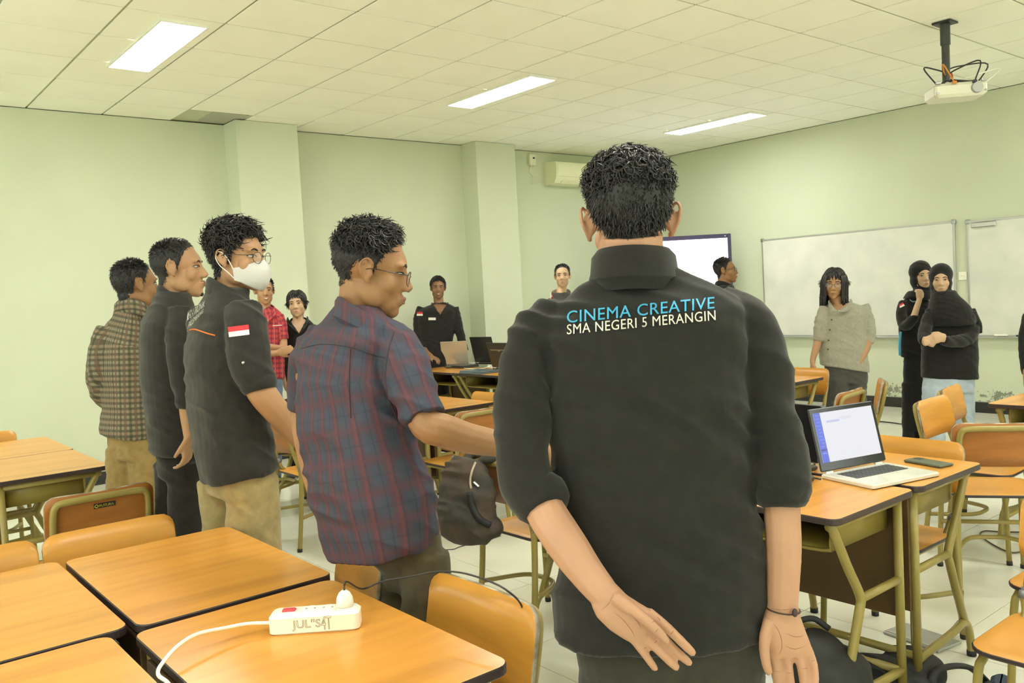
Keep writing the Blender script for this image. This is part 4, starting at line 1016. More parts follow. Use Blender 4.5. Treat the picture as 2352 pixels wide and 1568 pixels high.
f.legs([(1000, 448, 628), (1080, 458, 640), (1130, 466, 642)], [[(575, 1100, -.06, 62), (583, 1230, -.06, 60), (585, 1400, -.06, 50), (585, None, -.06, 46)], [(512, 1100, .07, 54), (520, 1230, .09, 52), (528, 1400, .09, 46), (530, None, .09, 42)]], KHAKI, .85, .006)
f.make_body(3)
face(f.H, f.bv, f.root, None, mouth=False, squint=.8, browz=.026)
f.pcollar(BLK2, (479, 662), (572, 706), .085, .040)
H = f.H; ns, nt_ = 22, 14; A_, B_ = [], []
for j_ in range(nt_+1):
    for i_ in range(ns+1):
        q = -1+2*i_/ns; t_ = j_/nt_; zt = -.012-.026*q*q+.004*math.cos(q*9)*(abs(q) < .35); zb = -.116+.036*q*q; z = zt+(zb-zt)*t_
        bl_ = (1-q*q)**.8*(.010+.017*math.sin(math.pi*min(1, .18+t_*.82))**1.2)*(1+.25*math.exp(-(q/.16)**2))+.0025
        c_ = surf(H, f.bv, .066*q, max(z, -.098)); loc = np.linalg.solve(H.M, c_-H.c); yp = np.interp(t_, [0, .12, .3, .55, .8, 1], [.100, .119, .1265, .1245, .115, .096]); ye = .024+.006*t_
        el_ = ye+(yp-ye)*(1-abs(q)**2.1)**.75; loc = np.array([.067*q, el_+max(0, min(loc[1], .112)+.0025-el_)*min(1, max(0, (.92-abs(q))/.3))*(abs(z) < .098), z]); bl_ = .002*math.exp(-(q/.10)**2)
        A_.append(H.p(loc[0], loc[1]+bl_, loc[2])); B_.append(H.p(loc[0], loc[1]+bl_-.0018, loc[2]))
mb = MB(); n_ = ns+1; N_ = len(A_); F_ = []
for j_ in range(nt_):
    for i_ in range(ns):
        a_ = j_*n_+i_; F_ += [(a_, a_+1, a_+n_+1, a_+n_), (N_+a_, N_+a_+n_, N_+a_+n_+1, N_+a_+1)]
rim = [i_ for i_ in range(n_)]+[j_*n_+ns for j_ in range(1, nt_+1)]+[nt_*n_+i_ for i_ in range(ns-1, -1, -1)]+[j_*n_ for j_ in range(nt_-1, 0, -1)]
F_ += [(rim[k], N_+rim[k], N_+rim[(k+1) % len(rim)], rim[(k+1) % len(rim)]) for k in range(len(rim))]
mb.add(np.array(A_+B_), F_); msk = obj('face_mask', mb, mat('white_mask', (.54, .525, .51), .85), f.root, True, 60)
for s in (-1, 1):
    mb = MB(); mb.tube(H.pts(spline([(s*.066, .026, -.044), (s*.076, .016, -.014), (s*.084, -.002, .014), (s*.088, -.022, .018), (s*.089, -.028, -.004), (s*.084, -.014, -.030), (s*.076, .010, -.052), (s*.066, .028, -.074)], 3)), .0016, 5); obj('ear_loop', mb, mat('white_elastic', (.80, .78, .74), .8), msk, True, 0)
glasses(f.H, f.bv, f.root, WIRE, .0225, -.002)
hair(f.H, f.root, 14, top=.046, side=.015, curl=.014, n=3000, flow=(0, .45, -.35), width=.0042, mess=.6, crown=.45, front=-.06, lift=.6, turns=9)
f.flag(((526, 774), (573, 768), (571, 745), (523, 751)))
f.print_('MEKATRONIK', ((424, 741), (469, 704), (472, 689), (432, 716)), GREYPR, .006, .06, .003, 'back_lettering')
f.print_('PALEMBANG', ((430, 757), (466, 718), (468, 708), (434, 739)), GREYPR, .006, .06, .003, 'back_lettering')
V = spline([(421, 772), (432, 760), (446, 756), (460, 760), (478, 766), (494, 770)], 3)
vb = bvh_of(f.shirt); L = []
for u, v in V:
    d = ray(u, v); d /= np.linalg.norm(d); h = vb.ray_cast(Vector(CC), Vector(d))
    if h[0] is not None: L.append(np.array(h[0])-d*.001)
mb = MB(); mb.tube(L, .0024, 6); obj('orange_piping', mb, mat('orange_piping', (.75, .16, .02), .6), f.shirt, True, 0)
mb = MB(); d = ray(559, 833); d /= np.linalg.norm(d); h = vb.ray_cast(Vector(CC), Vector(d)); mb.ell(np.array(h[0])-d*.001, (.006, .006, .006)); obj('button', mb, GREYM, f.shirt, True, 0)

# --- man in profile in plain black ----------------------------------------------------------------------------
f = Fig('man in profile with short hair and plain black shirt, behind the masked man', 3.6, 62, SK_MID, .0048, 410)
f.head(410, 617, 82, 0, 0, 1.03, neck=(380, 700, .02), nr=.053, chin=1.12)
f.torso([(1036, 340, 470, -.02), (1010, 336, 470), (940, 328, 468), (860, 317, 466), (790, 314, 464), (740, 318, 462), (712, 330, 456, .1, 0, .55), (692, 346, 446, .15, 0, .6), (676, 360, 436, .2, 0, .7), (668, 366, 430, .2, 0, .75)],
        [[(418, 720, -.10, 34), (418, 780, -.16, 36), (424, 850, -.18, 34), (430, 905, -.18, 30), (431, 938, -.18, 24)], [(370, 730, .12, 30), (365, 820, .2, 30), (380, 900, .2, 28)]], BLK2, .62, .006)
f.arm([(418, 780, -.16, 24), (428, 900, -.18, 21), (430, 950, -.18, 17), (435, 1003, -.185, 13)])
wv = f.P(428, 1085, -.2)-f.P(435, 1003, -.185)
hand(f.body, f.P(435, 1003, -.185), wv, f.lat*-.3-RH*.8-FH*.2, -1, .92, .50, .05, .5, .022, [.40, .46, .50, .55], .5)
f.arm([(365, 820, .2, 22), (382, 920, .2, 20), (400, 1000, .15, 15)]); hand(f.body, f.P(400, 1000, .15), -UP, -f.lat, 1, .9, .4)
f.legs([(960, 338, 462), (1030, 346, 470), (1090, 354, 472)], [[(400, 1060, .05, 44), (402, 1180, .05, 42), (402, 1340, .05, 36), (400, None, .05, 33)], [(428, 1060, -.06, 42), (430, 1180, -.06, 41), (430, 1340, -.06, 36), (428, None, -.06, 33)]], BLKT, .85, .005)
f.make_body(3)
face(f.H, f.bv, f.root, None, (.26, .11, .075), squint=.75)
H = f.H; mb = MB(); mb.tube([surf(H, f.bv, x, -.0555)+H.A[:, 1]*.0005 for x in (-.02, -.01, 0, .01, .02)], [.0012, .0022, .0018, .0022, .0012], 6); obj('moustache', mb, BROW, f.root, True, 0)
mb = MB(); H.ell(mb, (0, .083, -.107), (.012, .008, .010)); obj('chin_beard', mb, BROW, f.root, True, 0)
f.pcollar(BLK2, (364, 674), (440, 716), .082, .036)
hair(f.H, f.root, 21, top=.018, side=.0065, n=2200, flow=(0, .5, -.2), width=.0028, mess=.35, front=-.03)

# --- man in the checked shirt, far left -------------------------------------------------------------------------
f = Fig('man in an olive checked shirt and khaki trousers at the far left of the line', 4.2, 36, SK_BROWN, .006, 300)
f.head(312, 655, 48, 0, 0, 1.04, neck=(305, 724, .02), nr=.058)
f.torso([(1000, 224, 352, .10), (985, 222, 352, .08), (940, 232, 350), (890, 226, 348), (840, 220, 347), (790, 222, 345), (760, 228, 342, .0, 0, .55), (740, 242, 338, .05, 0, .55), (724, 258, 332, .1, 0, .6), (712, 268, 328, .1, 0, .75)],
        [[(250, 755, .0, 26), (234, 800, -.02, 28), (228, 850, -.02, 27), (232, 900, .02, 25), (262, 930, .12, 22)], [(335, 755, 0, 26), (352, 810, .0, 27), (358, 880, .0, 25)]], PL1, .62, .005)
f.arm([(234, 800, -.02, 20), (232, 895, .02, 19), (290, 950, .22, 14)]); hand(f.body, f.P(290, 950, .22), f.fwd, -UP, 1, .9)
f.arm([(352, 810, 0, 20), (360, 900, 0, 18), (366, 990, -.02, 13)]); hand(f.body, f.P(366, 990, -.02), -UP, -f.lat, 1, .9)
f.legs([(940, 236, 346), (1000, 240, 356), (1050, 244, 360)], [[(282, 1030, .02, 37), (284, 1130, .02, 36), (284, 1260, .02, 32), (282, None, .02, 29)], [(330, 1030, -.02, 35), (338, 1130, -.02, 34), (342, 1260, -.02, 30), (344, None, -.02, 28)]], KHAKI2, .85, .006)
f.make_body(3)
face(f.H, f.bv, f.root, None, (.26, .11, .075), sides=(1,))
f.collar(PL1, [(330, 738, .06), (344, 728, .0), (332, 712, -.05), (305, 704, -.07), (280, 706, -.05), (266, 714, .0), (276, 726, .05), (300, 736, .07)], .040, .004, .008)
hair(f.H, f.root, 33, top=.022, side=.009, n=2000, flow=(0, -.3, -.1), width=.003, mess=.5)

# --- the pair by the column: red plaid and V neck ------------------------------------------------------------------
f = Fig('smiling man in a red plaid shirt with folded arms, behind the masked man', 7.3, 164, SK_MID, .0068, 612)
f.head(607, 668, 158, 0, 0, 1.0, neck=(605, 716, 0), nr=.054)
f.torso([(872, 580, 652), (840, 578, 652), (800, 576, 650), (760, 574, 650), (735, 576, 648), (720, 582, 644, 0, 0, .5), (710, 588, 634, 0, 0, .5), (704, 592, 622, 0, 0, .7)],
        [[(640, 724, 0, 11), (648, 745, 0, 12), (651, 778, 0, 12)], [(578, 724, 0, 11), (572, 748, 0, 12), (570, 778, 0, 12)]], PL6, .62, .005)
f.arm([(648, 745, 0, 8), (651, 780, 0, 9), (648, 800, -.06, 9), (622, 797, -.17, 8), (600, 793, -.19, 6)]); f.arm([(572, 748, 0, 8), (568, 785, 0, 9), (585, 812, -.12, 9), (620, 812, -.22, 8), (638, 810, -.22, 6.5)])
hand(f.body, f.P(638, 810, -.22), RH+UP*.25, FH, -1, .95, .4, .08); hand(f.body, f.P(600, 793, -.19), -RH, FH, 1, .95, .4)
f.legs([(820, 580, 650), (865, 582, 650), (890, 584, 648)], [[(598, 870, 0, 16), (598, 960, 0, 15), (598, None, 0, 12)], [(634, 870, 0, 15), (634, 960, 0, 14.5), (634, None, 0, 12)]], BLUEJ, .8, .004)
f.make_body(3)
face(f.H, f.bv, f.root, None, (.45, .20, .14), smile=1.0, squint=.6)
mb = MB(); L = [surf(f.H, f.bv, x, -.0655+abs(x)/.022*.006)+f.H.A[:, 1]*.0015 for x in (-.014, -.007, 0, .007, .014)]; mb.tube(L, [.001, .003, .0034, .003, .001], 6); obj('teeth', mb, mat('teeth', (.75, .72, .65), .3), f.root, True, 0)
f.collar(PL6, [(612, 738, -.10), (628, 722, -.06), (630, 712, 0), (615, 706, .06), (598, 706, .05), (586, 712, 0), (590, 724, -.06), (608, 738, -.10)], .036, .004, .006)
hair(f.H, f.root, 41, top=.030, side=.010, n=1000, flow=(.3, .5, .2), width=.0042, mess=.35, front=.03)
mb = MB(); mb.box(f.P(637, 747, -.135), (.075, .004, .005), np.stack([RH, FH, UP], 1)); obj('pocket_trim', mb, WHITEPR, f.shirt)

f = Fig('person with parted hair in a black V-neck shirt, right of the red plaid shirt', 7.5, 178, SK_FAIR, .0068, 685)
f.head(682, 698, 176, 0, -4, 1.0, neck=(684, 742, 0), nr=.048)
f.torso([(880, 656, 722), (840, 654, 722), (790, 652, 724), (760, 650, 724), (746, 654, 720, 0, 0, .5), (736, 664, 710, 0, 0, .5), (730, 670, 700, 0, 0, .6)],
        [[(662, 748, 0, 11), (655, 775, 0, 12), (650, 815, 0, 11)], [(710, 748, 0, 11), (720, 780, 0, 12), (724, 815, 0, 11)]], BLK3, .6, .004)
f.arm([(655, 775, 0, 8), (648, 825, 0, 8), (650, 862, -.03, 7), (660, 895, -.05, 6)]); f.arm([(720, 780, 0, 8), (724, 840, 0, 8), (722, 890, 0, 6)])
hand(f.body, f.P(660, 895, -.05), -UP+RH*.3, -f.lat, 1, .9); hand(f.body, f.P(722, 890, 0), -UP, f.lat, 1, .9)
f.legs([(840, 658, 720), (880, 658, 720)], [[(674, 880, 0, 15), (674, 960, 0, 14), (674, None, 0, 11)], [(704, 880, 0, 15), (704, 960, 0, 14), (704, None, 0, 11)]], BLKT, .8, .004)
f.open_neck(((662, 726), (706, 726), (687, 764)))
f.make_body(3)
face(f.H, f.bv, f.root, None, (.55, .20, .15), smile=.6, squint=.65)
def vcoll(f, m, pts, w=.026):      # open shirt collar: two lapels meeting in a V
    for side in pts:
        P = spline(np.array([f.P(*q) for q in side]), 4); c = np.array(f.H.c); mb = MB()
        out = P-c; out[:, 2] = 0; out /= np.linalg.norm(out, axis=1, keepdims=True); k = w*np.sin(np.linspace(.35, 2.9, len(P)))[:, None]
        A = P+out*.004; B = P+out*(k*.9+.004)-UP*k*.8; mb.loft([np.concatenate([A, B[::-1]])+out.mean(0)*.003, np.concatenate([A, B[::-1]])-out.mean(0)*.003]); obj('lapel', mb, m, f.shirt)
vcoll(f, BLK3, [[(662, 728, .03), (666, 736, -.04), (676, 750, -.10), (686, 765, -.12)], [(704, 726, .03), (702, 736, -.04), (695, 750, -.10), (687, 765, -.12)]])
hair(f.H, f.root, 47, top=.050, side=.030, n=1300, flow=lambda N: np.stack([np.sign(N[:, 0]+.02)*.7, .25*np.ones(len(N)), -.6*np.ones(len(N))], 1), width=.0060, mess=.10, front=-.02, lift=.22, hug=1.06, line=[(0, .62), (.45, .52), (.75, .25), (1.0, -.05), (1.15, -.2), (1.28, -.28), (1.42, -.12), (1.62, .0), (1.95, -.25), (2.2, -.5), (2.6, -.66), (3.15, -.7)])

# --- man at the laptop row ------------------------------------------------------------------------------------------
f = Fig('man in a black uniform shirt with a name tape, standing at the far laptops', 9.45, 176, SK_DARK, .0085, 1010)
f.head(1006, 661, 172, 0, 3, 1.03, neck=(1009, 702, 0), nr=.054)
f.torso([(858, 958, 1036), (835, 956, 1036), (800, 960, 1038), (760, 960, 1044), (730, 958, 1048), (714, 960, 1050), (707, 966, 1046, 0, 0, .52), (702, 980, 1038, 0, 0, .52), (698, 990, 1029, 0, 0, .6), (695, 995, 1023, 0, 0, .8)],
        [[(968, 705, 0, 10), (960, 735, 0, 11), (964, 780, -.03, 11), (974, 800, -.10, 10)], [(1044, 705, 0, 10), (1050, 735, 0, 11), (1060, 780, -.02, 10), (1068, 806, -.04, 9)]], BLK, .6, .005)
f.arm([(964, 780, -.03, 7), (976, 805, -.12, 7), (990, 818, -.32, 6)]); hand(f.body, f.P(990, 818, -.32), RH*.7-UP*.30-FH*.6, -UP, -1, 1.0, .35, .15)
f.arm([(1060, 780, -.02, 7), (1068, 812, -.05, 6.5), (1070, 832, -.08, 5.5)]); hand(f.body, f.P(1070, 832, -.08), -UP-FH*.2, -FH, 1, 1.0, .25)
f.open_neck(((996, 698), (1025, 698), (1011, 721)))
f.legs([(800, 962, 1036), (850, 962, 1034), (870, 964, 1034)], [[(980, 860, 0, 16), (984, 950, 0, 15), (984, None, 0, 12)], [(1018, 860, 0, 16), (1016, 950, 0, 15), (1016, None, 0, 12)]], BLKT, .8, .004)
f.make_body(3)
face(f.H, f.bv, f.root, None, (.30, .12, .09), squint=.6)
mb = MB(); mb.tube([surf(f.H, f.bv, x, -.066)+f.H.A[:, 1]*.002 for x in (-.012, -.004, .004, .012)], [.001, .0036, .0036, .001], 6); obj('teeth', mb, mat('teeth', (.75, .72, .65), .3), f.root, True, 0)
vcoll(f, BLK, [[(994, 694, .02), (995, 702, -.05), (1001, 713, -.10), (1010, 721, -.12)], [(1027, 694, .02), (1026, 702, -.05), (1021, 713, -.10), (1012, 721, -.12)]], .032)
hair(f.H, f.root, 51, top=.042, side=.014, n=1100, flow=(.4, .7, -.1), width=.0058, mess=.2, front=-.12, lift=.35, hug=1.10)
f.flag(((957, 725), (971, 725), (971, 716), (958, 716)), .003)
f.patch('name_tape', ((984, 735), (1001, 735), (1001, 729), (984, 729)), WHITEPR, 4, 1, .004)

# --- young man beyond the black shoulder -----------------------------------------------------------------------------
f = Fig('young man in a dark jacket with pale collar lining, beyond the big black shoulder', 8.4, 188, SK_FAIR, .0075, 1285)
f.head(1292, 634, 186, 2, 0, .95, neck=(1288, 676, 0), nr=.05)
f.torso([(860, 1250, 1330), (800, 1248, 1332), (740, 1246, 1332), (710, 1246, 1330), (692, 1250, 1326, 0, 0, .5), (680, 1264, 1316, 0, 0, .5), (672, 1272, 1306, 0, 0, .65)], [[(1256, 700, 0, 11), (1250, 740, 0, 12), (1250, 800, 0, 11), (1254, 850, -.02, 9)], [(1324, 700, 0, 11), (1330, 740, 0, 12), (1332, 800, 0, 11), (1330, 850, 0, 9)]], cloth('grey_black_jacket', (.055, .058, .05)), .6, .004)
for u, d_ in ((1255, -.02), (1330, 0)):
    f.arm([(u, 800, 0, 8), (u, 900, d_, 6)]); hand(f.body, f.P(u, 900, d_), -UP, f.lat, 1, .9)
f.legs([(820, 1254, 1328), (870, 1256, 1326)], [[(1274, 870, 0, 17), (1274, 950, 0, 15), (1274, None, 0, 12)], [(1308, 870, 0, 17), (1308, 950, 0, 15), (1308, None, 0, 12)]], BLKT, .8, .004)
f.make_body(3)
face(f.H, f.bv, f.root, None, (.50, .24, .17), squint=.8)
hair(f.H, f.root, 57, top=.024, side=.009, n=900, flow=(0, .4, .1), width=.0045, mess=.35, front=.02)
f.collar(cloth('pale_lining', (.55, .52, .40)), [(1282, 702, -.10), (1268, 690, -.05), (1266, 678, .02), (1278, 672, .06), (1302, 671, .06), (1312, 677, .02), (1310, 689, -.05), (1298, 702, -.10)], .034, .004, .006)
vcoll(f, cloth('maroon_collar', (.16, .03, .03)), [[(1272, 672, .0), (1272, 682, -.06), (1280, 692, -.11)], [(1308, 672, .0), (1308, 682, -.06), (1300, 692, -.11)]], .03)

# --- man in profile at the screen --------------------------------------------------------------------------------------
f = Fig('man with glasses in profile in front of the glowing screen', 8.0, 95, SK_BROWN, .0075, 1662)
f.head(1666, 622, 112, 4, 0, 1.0, neck=(1662, 662, 0), nr=.054)
f.torso([(880, 1626, 1700), (800, 1626, 1702), (730, 1624, 1702), (690, 1626, 1702), (676, 1632, 1698, 0, 0, .55), (664, 1642, 1688, 0, 0, .6), (656, 1648, 1680, 0, 0, .75)], [[(1655, 690, -.15, 11), (1655, 740, -.18, 12), (1660, 800, -.18, 11)], [(1675, 690, .15, 11), (1675, 740, .18, 12), (1680, 800, .18, 11)]], BLK3, .62, .004)
for q in (-.18, .18):
    f.arm([(1660, 790, q, 8), (1668, 880, q, 6)]); hand(f.body, f.P(1668, 880, q), -UP, f.lat, 1, .9)
f.legs([(840, 1630, 1698), (880, 1632, 1696)], [[(1658, 880, -.1, 18), (1658, 950, -.1, 15), (1658, None, -.1, 12)], [(1668, 880, .1, 18), (1668, 950, .1, 15), (1668, None, .1, 12)]], BLKT, .85, .004)
f.make_body(3)
face(f.H, f.bv, f.root, None, (.24, .10, .07), squint=.7)
glasses(f.H, f.bv, f.root, WIRE, .023, 0)
f.collar(BLK3, [(1680, 676, -.03), (1684, 664, -.04), (1668, 655, -.06), (1650, 652, -.03), (1644, 656, .03), (1656, 662, .06), (1676, 668, .03)], .03, .004, .006)
hair(f.H, f.root, 63, top=.026, side=.006, n=1300, flow=(0, .4, .2), width=.0042, mess=.3, front=-.03)

# --- long-haired man -----------------------------------------------------------------------------------------------------
f = Fig('long-haired man with glasses in a grey button shirt, one hand in his pocket', 6.9, 192, SK_MID, .0064, 1942)
f.head(1916, 650, 204, -8, 4, 1.02, neck=(1930, 705, .02), nr=.054)
f.torso([(846, 1888, 1992, .20), (826, 1886, 1990, .14), (795, 1884, 1986, .04), (765, 1884, 1984), (740, 1882, 1988), (724, 1884, 1994, .04), (714, 1888, 1994, .06, 0, .52), (705, 1896, 1982, .06, 0, .52), (699, 1905, 1966, 0, 0, .6), (694, 1913, 1952, 0, 0, .8)],
        [[(1896, 706, 0, 13), (1886, 735, -.02, 14), (1882, 765, -.03, 13), (1880, 782, -.03, 11)], [(1980, 702, 0, 15), (1992, 735, -.02, 16), (1996, 762, -.03, 15), (1994, 786, -.03, 13)]], GREYL, .6, .006)
f.cuff((1881, 772, -.03), (1879, 784, -.03), 11.5, GREYL); f.cuff((1996, 770, -.03), (1993, 788, -.03), 13, GREYL)
f.arm([(1882, 765, -.03, 9), (1876, 795, -.04, 9), (1868, 820, -.05, 7), (1866, 834, -.06, 6)]); hand(f.body, f.P(1866, 834, -.06), -UP-RH*.15-FH*.15, RH, 1, .95, .4)
f.arm([(1996, 762, -.03, 9), (1990, 795, -.06, 10), (1980, 818, -.09, 9), (1970, 838, -.09, 7.5), (1962, 850, -.04, 7)]); hand(f.body, f.P(1962, 852, -.02), -UP-RH*.3, FH, 1, .85, .3)
f.open_neck(((1910, 694), (1950, 694), (1923, 714)))
f.legs([(810, 1892, 1990), (840, 1894, 1992), (880, 1896, 1992)], [[(1924, 870, 0, 26), (1922, 960, 0, 24), (1920, None, 0, 19)], [(1964, 870, 0, 26), (1962, 960, 0, 24), (1960, None, 0, 19)]], CHARC, .8, .005)
f.make_body(3)
face(f.H, f.bv, f.root, None, (.34, .16, .11), squint=.55)
glasses(f.H, f.bv, f.root, WIRE, .0245, -.002)
vcoll(f, GREYL, [[(1906, 688, .0), (1908, 696, -.06), (1914, 706, -.11), (1922, 712, -.13)], [(1952, 686, .02), (1948, 696, -.05), (1938, 708, -.11), (1924, 713, -.13)]], .034)
vb = bvh_of(f.shirt)
for u, v in ((1916, 713), (1910, 734), (1906, 757), (1903, 781), (1902, 802)):
    d = ray(u, v); d /= np.linalg.norm(d); h = vb.ray_cast(Vector(CC), Vector(d))
    if h[0] is not None: mb = MB(); mb.ell(np.array(h[0])-d*.001, (.006,)*3, None, 8, 6); obj('button', mb, PB, f.shirt, True, 0)
hair(f.H, f.root, 71, top=.055, side=.05, n=1700, lift=.15, hug=1.03, flow=lambda N: np.stack([np.sign(N[:, 0]+.03)*.5, 0*N[:, 0], -.8*np.ones(len(N))], 1), width=.0062, mess=.08, front=-.03)
def longlocks(f, n, zend, seed, spread=.02, azmin=.75):
    rg = np.random.default_rng(seed); mb = MB(); H = f.H
    for i in range(n):
        az = rg.uniform(azmin, math.pi)**1.0*rg.choice([-1, 1]); r = rg.uniform(.96, 1.12)
        def at_az(z, k): return (np.sin(az)*.080*k*r, -.014+np.cos(az)*.094*k*r, z)
        ze = zend*rg.uniform(.55, 1.1)
        P = [at_az(.075, .86), at_az(.03, 1.04), at_az(-.03, 1.10), at_az(-.09, 1.06+spread*3), at_az(ze*.75, 1.06+spread*5), at_az(ze, 1.0+spread*6+rg.uniform(-.1, .12))]
        mb.tube(H.pts(spline(P, 3)), np.array([.002]+[.0075]*13+[.005, .0012])*rg.uniform(.8, 1.3), 5)
    o = obj('long_locks', mb, HAIRM, [c for c in f.root.children if c.name.startswith('hair')][0], True, 0); o['kind'] = 'stuff'
longlocks(f, 260, -.205, 3, azmin=.66)

# --- two women in black headscarves -----------------------------------------------------------------------------------------
SCARF = cloth('black_scarf', (.013, .0125, .012)); 
def scarf(f, drape, m=SCARF, full=1.0, extra=None):
    H = f.H; mb = MB()
    H.ell(mb, (0, -.028, .042), (.090, .108, .096)); H.ell(mb, (0, -.030, -.035), (.084*full, .096, .100)); H.ell(mb, (0, -.005, -.115), (.070, .082, .05))
    for R in drape: mb.loft([superell(f.P(u, v, dd), RH*hw, FH*dp, 2.2, 24) for u, v, hw, dp, dd in R])
    if extra: extra(mb)
    o = fused('headscarf', mb, .008, m, f.root, 5, .004, f.seed)
    mb = MB(); t = np.linspace(0, 2*math.pi, 33)[:-1]; P = []
    bv = bvh_of(o)
    for a in t:
        x, z = .061*math.sin(a), -.022+.083*math.cos(a); P.append(np.maximum(0, 0)+surf2(H, f.bv, bv, x, z))
    mb.tube(P, .006, 7, closed=True); obj('scarf_edge', mb, m, o, True, 0); return o
def surf2(H, b1, b2, x, z):
    o = H.p(x, .3, z); d = -H.A[:, 1]; best = None
    for b in (b1, b2):
        h = b.ray_cast(Vector(o), Vector(d))
        if h[0] is not None:
            k = (np.array(h[0])-o)@d
            if best is None or k < best: best = k
    return o+d*(best if best is not None else .2)
f = Fig('woman in a black headscarf with her hand raised to her chin', 7.4, 184, SK_FAIR, .0068, 2100)
f.head(2117, 634, 184, 0, -2, .98, neck=(2112, 690, .02), nr=.048, ears=False)
f.torso([(818, 2070, 2130), (780, 2068, 2132), (740, 2066, 2134), (715, 2066, 2136), (695, 2070, 2134, 0, 0, .5), (684, 2080, 2126, 0, 0, .5), (676, 2090, 2118, 0, 0, .7)],
        [[(2076, 695, 0, 11), (2070, 720, -.04, 12), (2078, 748, -.12, 12), (2094, 736, -.22, 11), (2104, 722, -.26, 9)], [(2130, 700, .02, 11), (2136, 740, .04, 12), (2136, 790, .03, 10)]], BLK3, .6, .004)
f.arm([(2072, 725, -.05, 8), (2082, 748, -.14, 8), (2098, 728, -.25, 7.5), (2106, 705, -.24, 6.8), (2112, 688, -.21, 6.2)])
hand(f.body, f.P(2112, 688, -.21), UP*.9+RH*.15+FH*.2, FH-RH*.3, -1, .92, .95, .05, .2, .02)
f.arm([(2136, 780, .03, 8), (2136, 850, .0, 6)]); hand(f.body, f.P(2136, 850, 0), -UP, f.lat, 1, .9)
f.legs([(780, 2074, 2128), (830, 2074, 2130), (900, 2074, 2130), (960, 2076, 2128), (985, 2074, 2130)], [[(2086, 880, 0, 14), (2086, 940, 0, 14), (2086, None, 0, 13)], [(2114, 880, 0, 14), (2114, 940, 0, 14), (2114, None, 0, 13)]], BLK3, .7, .004, SHOEW, name='long_skirt')
f.make_body(3)
face(f.H, f.bv, f.root, None, (.50, .24, .18), squint=.8)
scarf(f, [[(2110, 668, .085, .085, .0), (2108, 685, .12, .10, .0), (2110, 680, .095, .095, .0), (2110, 689, .098, .095, 0)]])
f.flag(((2067, 707), (2078, 702), (2074, 694), (2065, 700)), .003)
V, F = gridsq(3, 2)
BL = mat('pale_blue_print', (.25, .45, .52), .6)
f.print_('C', ((2089, 693), (2103, 693), (2103, 681), (2089, 681)), BL, .03, .1, .005, 'chest_emblem'); f.print_('S', ((2094, 694), (2104, 694), (2104, 684), (2094, 684)), BL, .03, .1, .005, 'chest_emblem')
mb = MB(); a = f.P(2069, 762, -.10); b = f.P(2067, 816, -.10); mb.tube(spline([a, (a+b)/2-RH*.006, b], 4), .018, 8, flat=(RH, .35)); obj('blue_side_stripe', mb, mat('blue_cloth', (.04, .28, .45), .7), f.shirt, True, 0)

f = Fig('woman in a long black headscarf and pale jeans, fingers held together', 7.0, 192, SK_FAIR, .0066, 2178)
f.head(2161, 643, 206, -2, 0, 1.0, neck=(2176, 705, .02), nr=.048, ears=False)
f.torso([(868, 2122, 2240, .06), (830, 2122, 2240), (780, 2122, 2238), (745, 2124, 2236), (726, 2130, 2232), (714, 2140, 2222, 0, 0, .5), (706, 2150, 2210, 0, 0, .5), (698, 2158, 2198, 0, 0, .6)],
        [[(2140, 712, 0, 13), (2128, 745, -.05, 14), (2122, 772, -.14, 13), (2124, 786, -.22, 11)], [(2224, 712, 0, 15), (2234, 745, -.03, 16), (2222, 778, -.12, 15), (2184, 784, -.22, 13), (2166, 780, -.26, 11)]], BLK3, .62, .005)
f.arm([(2126, 760, -.12, 8), (2124, 785, -.22, 7), (2128, 788, -.27, 6.5)]); hand(f.body, f.P(2122, 779, -.25), RH*.8-UP*.35-FH*.1, -FH*-1, 1, .95, .75, .08, .2, .021)
f.arm([(2222, 778, -.12, 9), (2180, 784, -.24, 8), (2168, 780, -.27, 7)]); hand(f.body, f.P(2170, 772, -.27), -RH*.75-UP*.2, FH, -1, .95, .7, .08, .2, .021)
f.legs([(820, 2126, 2232), (868, 2122, 2234), (900, 2122, 2234)], [[(2148, 890, 0, 28), (2146, 950, 0, 26), (2144, None, 0, 23)], [(2206, 890, 0, 28), (2210, 950, 0, 26), (2214, None, 0, 23)]], PALEJ, .75, .006, SHOEW)
f.make_body(3)
face(f.H, f.bv, f.root, None, (.52, .25, .19), squint=.7)
scarf(f, [[(2166, 668, .085, .09, 0), (2172, 686, .115, .115, -.02), (2179, 704, .155, .135, -.03), (2184, 726, .182, .15, -.03), (2186, 746, .178, .15, -.03)], [(2222, 715, .06, .08, -.05), (2238, 742, .055, .05, -.04), (2250, 765, .02, .02, -.03)]])

# --- sleeve at the right edge
f = Fig('person at the right edge of the photo, only a black sleeve in view', 6.4, 170, SK_MID, .008, 2400)
f.head(2395, 656, 170, 0, 0, 1.0, neck=(2395, 704, 0))
f.torso([(890, 2360, 2440), (800, 2358, 2440), (740, 2358, 2440), (718, 2362, 2436, 0, 0, .5), (706, 2374, 2420, 0, 0, .55), (698, 2382, 2408, 0, 0, .7)], [[(2366, 722, 0, 14), (2356, 770, 0, 14), (2355, 820, 0, 13), (2360, 858, 0, 12)], [(2436, 722, 0, 14), (2444, 800, 0, 13), (2444, 850, 0, 12)]], BLK3, .6, .004)
f.arm([(2356, 800, 0, 9), (2358, 880, -.02, 7), (2360, 890, -.02, 6)]); hand(f.body, f.P(2360, 880, -.02), -UP, RH, -1, .9); f.arm([(2444, 800, 0, 9), (2444, 880, 0, 6)]); hand(f.body, f.P(2444, 880, 0), -UP, RH, 1, .9)
